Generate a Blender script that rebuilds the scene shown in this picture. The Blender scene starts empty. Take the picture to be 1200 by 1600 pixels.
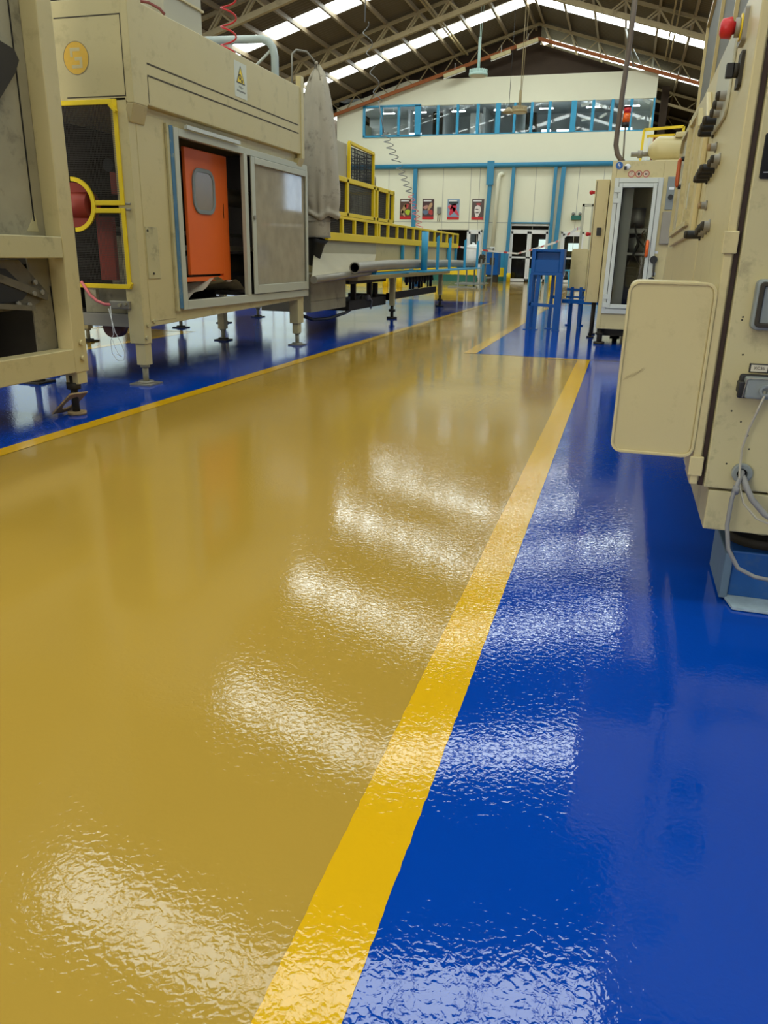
import bpy, bmesh, math, random
from mathutils import Vector, Matrix
random.seed(7)
sc = bpy.context.scene
col = sc.collection

# ------------------------------------------------------------------ camera
cam_d = bpy.data.cameras.new('camera'); cam = bpy.data.objects.new('camera', cam_d); col.objects.link(cam)
cam_d.sensor_fit = 'VERTICAL'; cam_d.sensor_height = 32.0; cam_d.lens = 32.0 * 1195.0 / 1600.0
cam_d.clip_start = 0.05; cam_d.clip_end = 300
R = Matrix(((0.9571300036, 0.2890381615, 0.0189498635),
            (-0.1094894915, 0.3004475626, 0.9474931733),
            (0.2681682446, -0.9089489553, 0.3192140180))).transposed()
cam.matrix_world = Matrix.Translation((0, 0, 1.05)) @ R.to_4x4()
sc.camera = cam

# ------------------------------------------------------------------ light
w = bpy.data.worlds.new('world'); sc.world = w; w.use_nodes = True
bgn = w.node_tree.nodes['Background']; bgn.inputs[0].default_value = (1.0, 0.96, 0.86, 1); bgn.inputs[1].default_value = 6.0
SKY_L = 5.0     # daylight coming through the translucent roof sheets
WIN_L = 0.55     # daylight in the side windows
sc.view_settings.view_transform = 'Standard'; sc.view_settings.look = 'None'
sc.view_settings.exposure = 0.86; sc.view_settings.gamma = 1.0; sc.view_settings.use_curve_mapping = False

# ------------------------------------------------------------------ materials
def lin(h):
    c = [int(h[i:i+2], 16) / 255 for i in (0, 2, 4)]
    return tuple((v / 12.92 if v <= .04045 else ((v + .055) / 1.055) ** 2.4) for v in c)
def mat(name, c, rough=.5, metal=0., bump=0., bscale=60., var=0., vscale=3., coat=0., trans=0., dirt=None, dirt_amt=0., dscale=4., spec=.5, ior=1.45, emit=0.):
    if isinstance(c, str): c = lin(c)
    m = bpy.data.materials.new(name); m.use_nodes = True
    nt = m.node_tree; b = nt.nodes['Principled BSDF']; N = nt.nodes.new; L = nt.links.new
    b.inputs['Base Color'].default_value = (*c, 1); b.inputs['Roughness'].default_value = rough
    b.inputs['Metallic'].default_value = metal; b.inputs['IOR'].default_value = ior
    b.inputs['Specular IOR Level'].default_value = spec
    b.inputs['Coat Weight'].default_value = coat; b.inputs['Coat Roughness'].default_value = .05
    b.inputs['Transmission Weight'].default_value = trans
    if emit:
        b.inputs['Emission Color'].default_value = (*c, 1); b.inputs['Emission Strength'].default_value = emit
    tc = N('ShaderNodeTexCoord')
    src = None
    if var or dirt:
        no = N('ShaderNodeTexNoise'); no.inputs['Scale'].default_value = vscale; no.inputs['Detail'].default_value = 5
        L(tc.outputs['Object'], no.inputs['Vector'])
        mx = N('ShaderNodeMix'); mx.data_type = 'RGBA'
        mx.inputs[6].default_value = (*[max(0, v * (1 - var)) for v in c], 1); mx.inputs[7].default_value = (*[min(1, v * (1 + var)) for v in c], 1)
        L(no.outputs['Fac'], mx.inputs[0]); src = mx.outputs[2]
    if dirt:
        n2 = N('ShaderNodeTexNoise'); n2.inputs['Scale'].default_value = dscale; n2.inputs['Detail'].default_value = 9; n2.inputs['Roughness'].default_value = .7
        L(tc.outputs['Object'], n2.inputs['Vector'])
        r = N('ShaderNodeValToRGB'); r.color_ramp.elements[0].position = .55; r.color_ramp.elements[0].color = (0, 0, 0, 1)
        r.color_ramp.elements[1].position = .75; r.color_ramp.elements[1].color = (dirt_amt,) * 3 + (1,)
        L(n2.outputs['Fac'], r.inputs[0])
        m2 = N('ShaderNodeMix'); m2.data_type = 'RGBA'
        L(r.outputs[0], m2.inputs[0]); L(src, m2.inputs[6]); m2.inputs[7].default_value = (*(lin(dirt) if isinstance(dirt, str) else dirt), 1)
        src = m2.outputs[2]
    if src: L(src, b.inputs['Base Color'])
    if bump:
        n3 = N('ShaderNodeTexNoise'); n3.inputs['Scale'].default_value = bscale; n3.inputs['Detail'].default_value = 3
        L(tc.outputs['Object'], n3.inputs['Vector'])
        bp = N('ShaderNodeBump'); bp.inputs['Strength'].default_value = bump; bp.inputs['Distance'].default_value = .01
        L(n3.outputs['Fac'], bp.inputs['Height']); L(bp.outputs[0], b.inputs['Normal'])
    return m
def floor_mat(name, c, var=.05, k=1.0, ior=1.36, rough=.055, scuff=.0, scol=(1, 1, 1)):
    m = mat(name, c, rough=rough, spec=.5, ior=ior)
    nt = m.node_tree; b = nt.nodes['Principled BSDF']; N = nt.nodes.new; L = nt.links.new
    tc = N('ShaderNodeTexCoord')
    n1 = N('ShaderNodeTexNoise'); n1.inputs['Scale'].default_value = 75; n1.inputs['Detail'].default_value = 1.5; n1.inputs['Distortion'].default_value = .6
    n2 = N('ShaderNodeTexNoise'); n2.inputs['Scale'].default_value = 1.3; n2.inputs['Detail'].default_value = 3
    n4 = N('ShaderNodeTexNoise'); n4.inputs['Scale'].default_value = .7; n4.inputs['Detail'].default_value = 3
    for n in (n1, n2, n4): L(tc.outputs['Object'], n.inputs['Vector'])
    # orange peel that comes and goes over the floor
    rp = N('ShaderNodeMapRange'); rp.inputs[1].default_value = .35; rp.inputs[2].default_value = .65; rp.inputs[3].default_value = .25; rp.inputs[4].default_value = .75
    L(n4.outputs['Fac'], rp.inputs[0])
    b1 = N('ShaderNodeBump'); b1.inputs['Distance'].default_value = .0008 * k
    L(rp.outputs[0], b1.inputs['Strength']); L(n1.outputs['Fac'], b1.inputs['Height'])
    b2 = N('ShaderNodeBump'); b2.inputs['Strength'].default_value = .12; b2.inputs['Distance'].default_value = .003
    L(n2.outputs['Fac'], b2.inputs['Height']); L(b1.outputs[0], b2.inputs['Normal']); L(b2.outputs[0], b.inputs['Normal'])
    mx = N('ShaderNodeMix'); mx.data_type = 'RGBA'
    mx.inputs[6].default_value = (*[v * (1 - var) for v in c], 1); mx.inputs[7].default_value = (*[min(1, v * (1 + var)) for v in c], 1)
    L(n2.outputs['Fac'], mx.inputs[0]); L(mx.outputs[2], b.inputs['Base Color'])
    return m

M = {}
M['tan'] = floor_mat('floor_tan', (.42, .255, .037))
M['blue'] = floor_mat('floor_blue', (.0002, .047, .34), var=.12, ior=1.43, rough=.035)
M['yel'] = floor_mat('floor_yellow', (.70, .385, .006), k=1.1)
M['cream'] = mat('cream_paint', (.57, .472, .225), rough=.33, var=.05, vscale=2.5, dirt='6b5d38', dirt_amt=.35, dscale=6, bump=.05, bscale=150)
M['cream2'] = mat('cream_paint_grimy', (.50, .43, .215), rough=.5, var=.08, vscale=4, dirt='4a4233', dirt_amt=.6, dscale=9, bump=.06, bscale=120)
M['steel'] = mat('dirty_steel', (.33, .29, .175), rough=.5, metal=.05, var=.35, vscale=3.5, dirt='2b2519', dirt_amt=.85, dscale=4)
M['grime'] = mat('greasy_steel', (.13, .11, .07), rough=.45, spec=.4, var=.4, vscale=7, dirt='1a150d', dirt_amt=.8, dscale=9)
M['gsteel'] = mat('grey_steel', (.27, .245, .19), rough=.4, metal=.3, var=.12, vscale=5)
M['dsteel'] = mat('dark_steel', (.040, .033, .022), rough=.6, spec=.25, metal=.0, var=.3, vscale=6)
M['black'] = mat('black', (.012, .011, .010), rough=.5)
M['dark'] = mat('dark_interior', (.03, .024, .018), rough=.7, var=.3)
M['alu'] = mat('aluminium_frame', (.47, .46, .34), rough=.4, metal=.0, var=.05)
M['alu2'] = mat('aluminium_frame_bright', (.56, .57, .49), rough=.35, metal=.05, var=.05)
M['yframe'] = mat('yellow_paint', (.85, .60, .012), rough=.4, var=.04, vscale=8)
M['bpipe'] = mat('blue_paint', (.03, .21, .36), rough=.4, var=.08)
M['bpost'] = mat('light_blue_paint', (.035, .31, .52), rough=.4, var=.08)
M['bcart'] = mat('cart_blue_paint', (.0015, .085, .33), rough=.4, spec=.25, var=.08)
M['wall'] = mat('wall_white', (.75, .735, .56), rough=.7, var=.02)
M['orange'] = mat('orange_paint', (.78, .13, .012), rough=.4, var=.04)
M['rust'] = mat('rust_paint', (.36, .105, .022), rough=.65, var=.2, vscale=2)
M['redin'] = mat('oxide_red', (.30, .035, .015), rough=.5, var=.1)
M['red'] = mat('red', (.55, .02, .02), rough=.35)
M['pink'] = mat('pink_hose', (.75, .18, .17), rough=.4)
M['coilgrey'] = mat('coil_grey', (.20, .20, .18), rough=.5)
M['roofsheet'] = mat('roof_sheet', (.10, .080, .052), rough=.7, metal=.0, var=.2, vscale=.5)
M['truss'] = mat('truss_cream', (.34, .265, .13), rough=.6, var=.2, vscale=2, dirt='3a2a1a', dirt_amt=.6, dscale=3)
M['purlin'] = mat('purlin_galv', (.25, .195, .12), rough=.55, var=.15, vscale=2)
M['cloth'] = mat('filter_cloth', (.44, .385, .28), rough=.9, var=.15, vscale=4, dirt='2e2822', dirt_amt=.65, dscale=7, bump=.25, bscale=25)
M['glass'] = mat('clear_glass', (.95, 1, .98), rough=.02, trans=1.0, ior=1.45)
M['dglass'] = mat('dusty_glass', (.58, .50, .34), rough=.05, trans=.35, ior=1.5, var=.3, vscale=6)
M['plex'] = mat('scratched_polycarbonate', (.36, .31, .22), rough=.2, trans=.35, var=.08)
M['white'] = mat('white_paint', (.75, .75, .72), rough=.5)
M['rwhite'] = mat('mint_white', (.45, .62, .55), rough=.5)
M['clad'] = mat('brown_cladding', (.060, .038, .022), rough=.8, var=.15)
M['green'] = mat('green_band', (.02, .14, .11), rough=.6)
M['concrete'] = mat('office_interior', (.66, .70, .70), rough=.8, var=.1)
M['cable'] = mat('grey_cable', (.22, .21, .19), rough=.5)
M['amber'] = mat('amber_lens', (.75, .12, .01), rough=.2)
M['plastgrey'] = mat('grey_plastic', (.22, .24, .22), rough=.45)
M['lab'] = mat('black_label', (.012, .012, .012), rough=.25)
M['logo'] = mat('sprayed_orange', (.72, .42, .04), rough=.5, var=.1, vscale=30)
M['brown'] = mat('brown_rubber', (.10, .035, .02), rough=.5)
M['rustplate'] = mat('rusty_plate', (.32, .21, .09), rough=.7, var=.4, vscale=25, dirt='c0901a', dirt_amt=.8, dscale=14)
def sky_mat(name, c, s, lines=True):
    m = bpy.data.materials.new(name); m.use_nodes = True; nt = m.node_tree; nt.nodes.clear(); N = nt.nodes.new; L = nt.links.new
    o = N('ShaderNodeOutputMaterial'); e = N('ShaderNodeEmission'); e.inputs[0].default_value = (*c, 1); e.inputs[1].default_value = s
    L(e.outputs[0], o.inputs[0]); return m
M['sky'] = sky_mat('daylit_translucent_sheet', (.90, 1.0, .98), SKY_L)
M['win'] = sky_mat('daylit_window', (.82, 1.0, .93), WIN_L)
M['winblue'] = sky_mat('daylit_window_blue', (.55, .75, 1.0), WIN_L * 3.2)
M['offfill'] = sky_mat('office_fill_glow', (.9, .96, 1), 8.0)  # glow of the fill panels added inside the office
M['lamp'] = sky_mat('lit_tube', (1, .95, .85), 3.0)
M['monitor'] = sky_mat('lit_screen', (.7, .85, 1), 2.2)

# ------------------------------------------------------------------ builders
def V(*a): return Vector(a)
class G:
    def __init__(s): s.bm = bmesh.new()
    def face(s, pts, mi=0):
        f = s.bm.faces.new([s.bm.verts.new(p) for p in pts]); f.material_index = mi; return f
    def box(s, x0, x1, y0, y1, z0, z1, mi=0):
        x0, x1 = sorted((x0, x1)); y0, y1 = sorted((y0, y1)); z0, z1 = sorted((z0, z1))
        v = [s.bm.verts.new(p) for p in ((x0,y0,z0),(x1,y0,z0),(x1,y1,z0),(x0,y1,z0),(x0,y0,z1),(x1,y0,z1),(x1,y1,z1),(x0,y1,z1))]
        for q in ((0,3,2,1),(4,5,6,7),(0,1,5,4),(1,2,6,5),(2,3,7,6),(3,0,4,7)):
            s.bm.faces.new([v[i] for i in q]).material_index = mi
        return s
    def prism(s, pts, d, mi=0):
        """closed polygon extruded along d"""
        a = [s.bm.verts.new(p) for p in pts]; b = [s.bm.verts.new(Vector(p) + Vector(d)) for p in pts]
        n = len(a)
        s.bm.faces.new(a[::-1]).material_index = mi; s.bm.faces.new(b).material_index = mi
        for i in range(n):
            s.bm.faces.new((a[i], a[(i+1) % n], b[(i+1) % n], b[i])).material_index = mi
        return s
    def beam(s, p, q, w, h, mi=0, up=(0,0,1)):
        p = Vector(p); q = Vector(q); d = (q - p).normalized(); u = Vector(up)
        if abs(d.dot(u)) > .98: u = Vector((1,0,0))
        r = d.cross(u).normalized(); u = r.cross(d)
        c = [p + r*a*w/2 + u*b*h/2 for a, b in ((-1,-1),(1,-1),(1,1),(-1,1))]
        s.prism(c, q - p, mi); return s
    def tube(s, pts, r, n=10, mi=0, cap=True, rs=None):
        pts = [Vector(p) for p in pts]; rings = []
        prev = None
        for i, p in enumerate(pts):
            d = (pts[min(i+1, len(pts)-1)] - pts[max(i-1, 0)]).normalized()
            if prev is None:
                u = Vector((0,0,1)) if abs(d.z) < .9 else Vector((1,0,0))
                u = (u - d*u.dot(d)).normalized()
            else:
                u = (prev - d*prev.dot(d)).normalized()
            prev = u; v = d.cross(u); rr = rs[i] if rs else r
            rings.append([s.bm.verts.new(p + (u*math.cos(2*math.pi*k/n) + v*math.sin(2*math.pi*k/n))*rr) for k in range(n)])
        for a, b in zip(rings, rings[1:]):
            for k in range(n):
                f = s.bm.faces.new((a[k], a[(k+1) % n], b[(k+1) % n], b[k])); f.smooth = True; f.material_index = mi
        if cap:
            s.bm.faces.new(rings[0][::-1]).material_index = mi; s.bm.faces.new(rings[-1]).material_index = mi
        return s
    def cyl(s, p, q, r, n=20, mi=0): return s.tube([p, q], r, n, mi)
    def ring(s, c, axis, r0, r1, t, n=28, mi=0, a0=0., a1=2*math.pi):
        """flat annulus of inner r0, outer r1, thickness t along axis"""
        c = Vector(c); ax = Vector(axis).normalized(); u = Vector((0,0,1)) if abs(ax.z) < .9 else Vector((1,0,0))
        u = (u - ax*u.dot(ax)).normalized(); v = ax.cross(u)
        full = abs(a1 - a0 - 2*math.pi) < 1e-4; m = n if full else n + 1
        rows = []
        for k in range(m):
            a = a0 + (a1-a0)*k/n; d = u*math.cos(a) + v*math.sin(a)
            rows.append([s.bm.verts.new(x) for x in (c+d*r0, c+d*r1, c+d*r1+ax*t, c+d*r0+ax*t)])
        for k in range(n):
            A = rows[k]; B = rows[(k+1) % m]
            for i in range(4):
                s.bm.faces.new((A[i], A[(i+1) % 4], B[(i+1) % 4], B[i])).material_index = mi
        if not full:
            s.bm.faces.new(rows[0]); s.bm.faces.new(rows[-1][::-1])
        return s
    def ball(s, c, r, sx=1, sy=1, sz=1, n=14, mi=0):
        res = bmesh.ops.create_uvsphere(s.bm, u_segments=n, v_segments=n//2+2, radius=r)
        for v in res['verts']:
            v.co = Vector((v.co.x*sx, v.co.y*sy, v.co.z*sz)) + Vector(c)
            for f in v.link_faces: f.smooth = True; f.material_index = mi
        return s
    def fr(s, plane, a0, a1, b0, b1, wl, wr, wb, wt, d0, d1, mi=0):
        """four-bar frame, rails fitted between the stiles"""
        for (p, q, u, v) in ((a0, a0+wl, b0, b1), (a1-wr, a1, b0, b1), (a0+wl, a1-wr, b0, b0+wb), (a0+wl, a1-wr, b1-wt, b1)):
            if plane == 'x': s.box(d0, d1, p, q, u, v, mi)
            else: s.box(p, q, d0, d1, u, v, mi)
        return s
    def rbox(s, plane, a0, a1, b0, b1, d0, d1, r, n=6, mi=0):
        """rounded rectangle in plane 'x' (a=y,b=z) or 'y' (a=x,b=z), extruded d0..d1"""
        s.prism([P3(plane, a, b, d0) for a, b in rrect(a0, a1, b0, b1, r, n)], [x - y for x, y in zip(P3(plane, 0, 0, d1), P3(plane, 0, 0, d0))], mi); return s
    def rframe(s, plane, a0, a1, b0, b1, wd, d0, d1, r, n=6, mi=0):
        o = rrect(a0, a1, b0, b1, r, n); i_ = rrect(a0+wd, a1-wd, b0+wd, b1-wd, max(r-wd, .002), n); m = len(o)
        vs = []
        for (a, b), (c, d) in zip(o, i_):
            vs.append([s.bm.verts.new(P3(plane, *t)) for t in ((a,b,d0),(c,d,d0),(c,d,d1),(a,b,d1))])
        for k in range(m):
            A = vs[k]; B = vs[(k+1) % m]
            for j in range(4): s.bm.faces.new((A[j], A[(j+1) % 4], B[(j+1) % 4], B[j])).material_index = mi
        return s
def P3(plane, a, b, d): return (d, a, b) if plane == 'x' else (a, d, b)
def rrect(a0, a1, b0, b1, r, n):
    out = []
    for cx, cy, s0 in ((a1-r, b1-r, 0), (a0+r, b1-r, 90), (a0+r, b0+r, 180), (a1-r, b0+r, 270)):
        for k in range(n+1):
            t = math.radians(s0 + 90*k/n); out.append((cx + r*math.cos(t), cy + r*math.sin(t)))
    return out
def wloc(o):
    v = Vector((0,0,0))
    while o is not None: v += o.location; o = o.parent
    return v
def mk(name, g, mats, parent=None, loc=None, bevel=0, label=None):
    """one mesh object from world-space geometry; loc is the object's own origin when it has no parent"""
    if not isinstance(mats, (list, tuple)): mats = [mats]
    off = wloc(parent) if parent else Vector(loc or (0,0,0))
    for v in g.bm.verts: v.co -= off
    bmesh.ops.recalc_face_normals(g.bm, faces=g.bm.faces)
    me = bpy.data.meshes.new(name); g.bm.to_mesh(me); g.bm.free()
    for m_ in mats: me.materials.append(m_)
    o = bpy.data.objects.new(name, me); col.objects.link(o)
    if parent: o.parent = parent
    else: o.location = off
    if bevel:
        b = o.modifiers.new('bevel', 'BEVEL'); b.width = bevel; b.segments = 2; b.limit_method = 'ANGLE'; b.angle_limit = math.radians(50)
    if label: o['label'] = label
    return o
def tag(o, label, cat, group=None):
    o['label'] = label; o['category'] = cat
    if group: o['group'] = group
    return o
def thing(name, loc, label, cat, group=None):
    o = bpy.data.objects.new(name, None); o.empty_display_size = .1; col.objects.link(o); o.location = loc
    return tag(o, label, cat, group)
def struct(name, g, mats, bevel=0):
    o = mk(name, g, mats, bevel=bevel); o['kind'] = 'structure'; return o
def text(name, s, size, mtx, m, parent, ext=.0006, align='CENTER'):
    c = bpy.data.curves.new(name, 'FONT'); c.body = s; c.size = size; c.extrude = ext; c.align_x = align; c.align_y = 'CENTER'
    t = bpy.data.objects.new(name, c); col.objects.link(t)
    dg = bpy.context.evaluated_depsgraph_get(); me = bpy.data.meshes.new_from_object(t.evaluated_get(dg))
    bpy.data.objects.remove(t); bpy.data.curves.remove(c)
    me.transform(mtx); me.transform(Matrix.Translation(-wloc(parent)))
    me.materials.clear(); me.materials.append(m)
    o = bpy.data.objects.new(name, me); col.objects.link(o); o.parent = parent; return o
def facing(plane, loc):
    """text matrix: plane 'y' reads from -Y, 'x' reads from +X, 'nx' reads from -X"""
    if plane == 'y': r = Matrix(((1,0,0),(0,0,-1),(0,1,0)))
    elif plane == 'x': r = Matrix(((0,0,1),(1,0,0),(0,1,0)))
    else: r = Matrix(((0,0,-1),(-1,0,0),(0,1,0)))
    return Matrix.Translation(loc) @ r.to_4x4()

# ------------------------------------------------------------------ setting: floor
XR = -4.43; SL = .29; ZR = 10.12
def roofz(x, z0=ZR): return z0 - SL*abs(x - XR)
LW, RW, Y0, Y1 = -14.4, 5.5, -14., 52.
g = G()
def strip(xa0, xa1, xb0, xb1, ya, yb, z, mi, n=1, jit=0.):
    """quad strip from y=ya (x xa0..xa1) to y=yb (x xb0..xb1) with slightly wavering hand-taped edges"""
    prev = None
    for k in range(n+1):
        t = k/n; y = ya + (yb-ya)*t
        a = xa0 + (xb0-xa0)*t + random.uniform(-jit, jit); b = xa1 + (xb1-xa1)*t + random.uniform(-jit, jit)
        cur = (g.bm.verts.new((a, y, z)), g.bm.verts.new((b, y, z)))
        if prev: g.bm.faces.new((prev[0], prev[1], cur[1], cur[0])).material_index = mi
        prev = cur
strip(LW, RW, LW, RW, Y0, Y1, 0, 0)
z1, z2 = .0012, .0022
strip(-5.56, -3.19, -5.56, -3.17, Y0, 5.0, z1, 1); strip(-5.56, -3.17, -5.56, -3.12, 5.0, 9.4, z1, 1)
strip(-7.0, -3.12, -7.0, -3.06, 9.4, 19.05, z1, 1); strip(LW, -7.0, LW, -7.0, Y0, 19.05, z1, 1)
strip(-.273, RW, -.273, RW, Y0, 8.70, z1, 1); strip(-1.53, RW, -1.53, RW, 8.74, 19.2, z1, 1)
strip(-.396, -.273, -.396, -.268, Y0, 0.2, z2, 2)
strip(-.396, -.272, -.396, -.266, .2, 8.68, z2, 2, 500, .0012)
strip(-3.19, -3.085, -3.17, -3.055, Y0, 5.0, z2, 2); strip(-3.17, -3.055, -3.06, -2.94, 5.0, 19.05, z2, 2, 150, .002)
strip(-1.67, -1.53, -1.66, -1.53, 8.74, 19.2, z2, 2, 60, .003)
strip(-.72, -.26, -.72, -.26, 8.66, 8.74, z2, 2)
strip(-7.1, -6.95, -7.1, -6.95, Y0, 9.9, z2, 2); strip(-5.65, -5.53, -5.65, -5.53, Y0, 9.45, z2, 2)
strip(-7.1, -5.53, -7.1, -5.53, 9.4, 9.5, z2, 2)
floor = struct('floor', g, [M['tan'], M['blue'], M['yel']])

# ------------------------------------------------------------------ setting: roof and walls
bands = [1.62 + 6.16*k for k in range(-2, 7)]      # where the translucent strips start
BW = 1.03
def bandat(y):
    for b in bands:
        if b <= y < b + BW: return True
    return False
g = G(); P = .19
ys = []
y = Y0
while y < Y1:
    ys += [(y, 0), (y + P*.3, .035), (y + P*.55, .035), (y + P*.85, 0)]; y += P
def roof_side(g, sgn, span, filt, dz=0., mi=0):
    prev = None; xe = XR + sgn*span
    for yy, h in ys:
        ok = filt(yy)
        if not ok: prev = None; continue
        cur = (g.bm.verts.new((XR, yy, ZR + h + dz)), g.bm.verts.new((xe, yy, roofz(xe) + h + dz)))
        if prev: g.bm.faces.new((prev[0], prev[1], cur[1], cur[0])).material_index = mi
        prev = cur
for sgn in (-1, 1): roof_side(g, sgn, 10.1, lambda q: not bandat(q) or not bandat(q - P*.9))
struct('ceiling', g, M['roofsheet'])
k = 0
for b in bands:
    for sgn in (-1, 1):
        k += 1; g = G()
        for i in range(9):      # separate sheets between the purlins
            xa = XR + sgn*(.2 + i*1.09); xb = XR + sgn*(.2 + (i+1)*1.09 - .06)
            n = 12
            pts = []
            prev = None
            for j in range(n+1):
                yy = b + BW*j/n; h = .012 if j % 2 else 0
                cur = (g.bm.verts.new((xa, yy, roofz(xa) - .01 + h)), g.bm.verts.new((xb, yy, roofz(xb) - .01 + h)))
                if prev: g.bm.faces.new((prev[0], prev[1], cur[1], cur[0]))
                prev = cur
        struct('window_%d' % k, g, M['sky'])
# ridge cap underside and gable ends
g = G(); g.box(LW-.15, LW, Y0, Y1, 0, roofz(LW)+.05); struct('wall_left', g, M['clad'])
g = G(); g.box(RW, RW+.15, Y0, Y1, 0, roofz(RW)+.05); struct('wall_right', g, M['clad'])
g = G()
zz = 0.
prev = None
top = 7.6
while zz < top:       # horizontal ribbed cladding of the far end wall
    for dz, dy in ((0, 0), (.05, .06), (.12, .06), (.17, 0)):
        cur = (g.bm.verts.new((LW, Y1 - dy, zz+dz)), g.bm.verts.new((RW+.1, Y1 - dy, zz+dz)))
        if prev: g.bm.faces.new((prev[0], prev[1], cur[1], cur[0]))
        prev = cur
    zz += .2
g.face([(LW, Y1, top), (RW, Y1, top), (RW, Y1, roofz(RW)), (XR, Y1, ZR), (LW, Y1, roofz(LW))])
struct('wall_back', g, M['clad'])
g = G()     # rear end with an unseen opening, added to let in frontal fill daylight
g.box(LW, -7.8, Y0-.2, Y0, 0, 6.4); g.box(-3.7, RW, Y0-.2, Y0, 0, 6.4)
g.prism([(LW, Y0-.2, 6.4), (RW, Y0-.2, 6.4), (RW, Y0-.2, roofz(RW)), (XR, Y0-.2, ZR), (LW, Y0-.2, roofz(LW))], (0, .2, 0))
struct('wall_front', g, M['clad'])
def side_window(x, ya, yb, za, zb, m, sg):
    global k
    k += 1; g = G(); g.box(x, x + sg*.01, ya, yb, za, zb, 0)
    for t in range(1, 4): 
        yy = ya + (yb-ya)*t/4; g.box(x + sg*.012, x + sg*.05, yy-.04, yy+.04, za, zb, 1)
    g.box(x+sg*.012, x+sg*.05, ya-.06, ya, za-.06, zb+.06, 1); g.box(x+sg*.012, x+sg*.05, yb, yb+.06, za-.06, zb+.06, 1)
    g.box(x+sg*.012, x+sg*.05, ya, yb, zb, zb+.06, 1); g.box(x+sg*.012, x+sg*.05, ya, yb, za-.06, za, 1)
    struct('window_%d' % k, g, [m, M['white']])
for i in range(6): side_window(LW, -6 + i*7.2, -1.2 + i*7.2, .5, 3.7, M['win'], 1)
for i in range(5): side_window(RW, -8 + i*9.2, -3 + i*9.2, 2.6, 3.9, M['winblue'], -1)
# lit clerestory strip at the head of the far end wall
g = G()
for xa, xb, za in ((.75, 1.45, 9.5), (1.9, 2.2, 9.08), (2.3, 3.1, 8.95), (-1.5, .5, 10.2)):
    pass
for xa, xb in ((.6, 1.45), (1.85, 2.25), (2.32, 3.3)):
    g.prism([(xa, 51.8, 9.62 - (xa-.6)*.3), (xb, 51.8, 9.62 - (xb-.6)*.3), (xb, 51.8, 9.42 - (xb-.6)*.3), (xa, 51.8, 9.42 - (xa-.6)*.3)], (0, .05, 0))
k += 1; struct('window_%d' % k, g, M['lamp'])

# ------------------------------------------------------------------ setting: white office block across the far end
YB = 36.; BX0, BX1 = -13.2, .40; BZ = 8.2
WZ0, WZ1 = 6.04, 7.20
g = G()
holes = [(-11.94, BX1-.06, WZ0, WZ1)]
def wpanel(x0, x1, z0, z1, y=YB, t=.16): g.box(x0, x1, y, y+t, z0, z1)
# lower wall with door openings
DZ = 2.42
op = [(-8.4, -6.32, 2.16), (-5.10, -3.34, DZ), (-2.86, -1.9, 2.12)]
xs = BX0
for a, b, h in op:
    wpanel(xs, a, 0, 4.9); wpanel(a, b, h, 4.9); xs = b
wpanel(xs, BX1+.2, 0, 4.9)
wpanel(BX0, BX1+.08, 4.9, WZ0)
wpanel(BX0, -11.94, WZ0, WZ1); wpanel(BX1-.04, BX1, WZ0, WZ1)
g.prism([(BX0, YB, WZ1), (BX1, YB, WZ1), (BX1, YB, BZ), (-9.9, YB, BZ), (BX0, YB, 7.2)], (0, .16, 0))
# return walls and top
g.box(BX1-.12, BX1, YB+.16, YB+5, 0, WZ0); g.box(BX1-.12, BX1, YB+.16, YB+5, WZ1, BZ); g.box(BX1-.12, BX1, YB+4, YB+5, WZ0, WZ1)
g.box(BX0, BX0+.1, YB+.16, YB+5, 0, 7.1)
g.box(-9.9, BX1-.12, YB+.16, YB+5, BZ-.1, BZ)
# panel joints
struct('wall_office', g, M['wall'])
g = G()
for x in (-12.3, -10.7, -8.185, -6.943, -6.55, -4.12, -2.316, -1.3):
    g.box(x-.012, x+.012, YB-.006, YB, 1.3, 4.7)
g.box(BX0, -5.2, YB-.006, YB, 2.46, 2.49)
struct('trim_1', g, mat('panel_joint', (.45, .44, .36), rough=.8))  # thin strips along the panel joints, darker than the wall
g = G(); g.box(BX0, BX1, YB+4.8, YB+5, 5.6, 8.0); struct('wall_office_inner', g, M['concrete'])
g = G(); g.box(BX0, BX1-.12, YB+.16, YB+4.8, 5.6, 5.8); struct('floor_office', g, M['concrete'])
g = G(); g.box(BX0+.1, BX1-.12, YB+.16, YB+4.8, 7.5, 7.6); struct('ceiling_office', g, M['concrete'])
for i, x in enumerate((-10.6, -8.9, -7.05, -5.2, -3.1, -1.1)):
    g = G(); g.box(x, x+.12, YB+2.6, YB+4.8, 5.8, 7.5); struct('wall_partition_%d' % (i+1), g, M['concrete'])
for i, x in enumerate((-11.3, -9.8, -8.0, -6.1, -4.1, -2.1, -.5)):  # glowing panels added to brighten the office interior
    g = G(); g.box(x-.3, x+.3, YB+1.7, YB+1.76, 7.20, 7.24); g.box(x-.25, x-.23, YB+1.72, YB+1.74, 7.24, 7.5, 1); g.box(x+.23, x+.25, YB+1.72, YB+1.74, 7.24, 7.5, 1)
    o = mk('office_fill_light', g, [M['offfill'], M['white']], loc=(x, YB+1.7, 7.2)); tag(o, 'added flat fill light inside the upper office, %s from the left' % ('first', 'second', 'third', 'fourth', 'fifth', 'sixth', 'seventh')[i], 'fill light', 'office fill lights')
g = G(); g.box(BX0, BX1, YB+4.8, YB+5, 0, 5.6); struct('wall_office_rear', g, M['concrete'])
# wainscot bands
g = G()
for a, b in ((BX0, -8.4), (-6.28, -5.14), (-3.2, -2.95), (-1.85, BX1)):
    g.box(a, b, YB-.012, YB, .58, 1.26, 0); g.box(a, b, YB-.014, YB, .2, .58, 1); g.box(a, b, YB-.016, YB, 0, .2, 2)
struct('baseboard_office', g, [M['bpost'], M['yframe'], M['green']])
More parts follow.
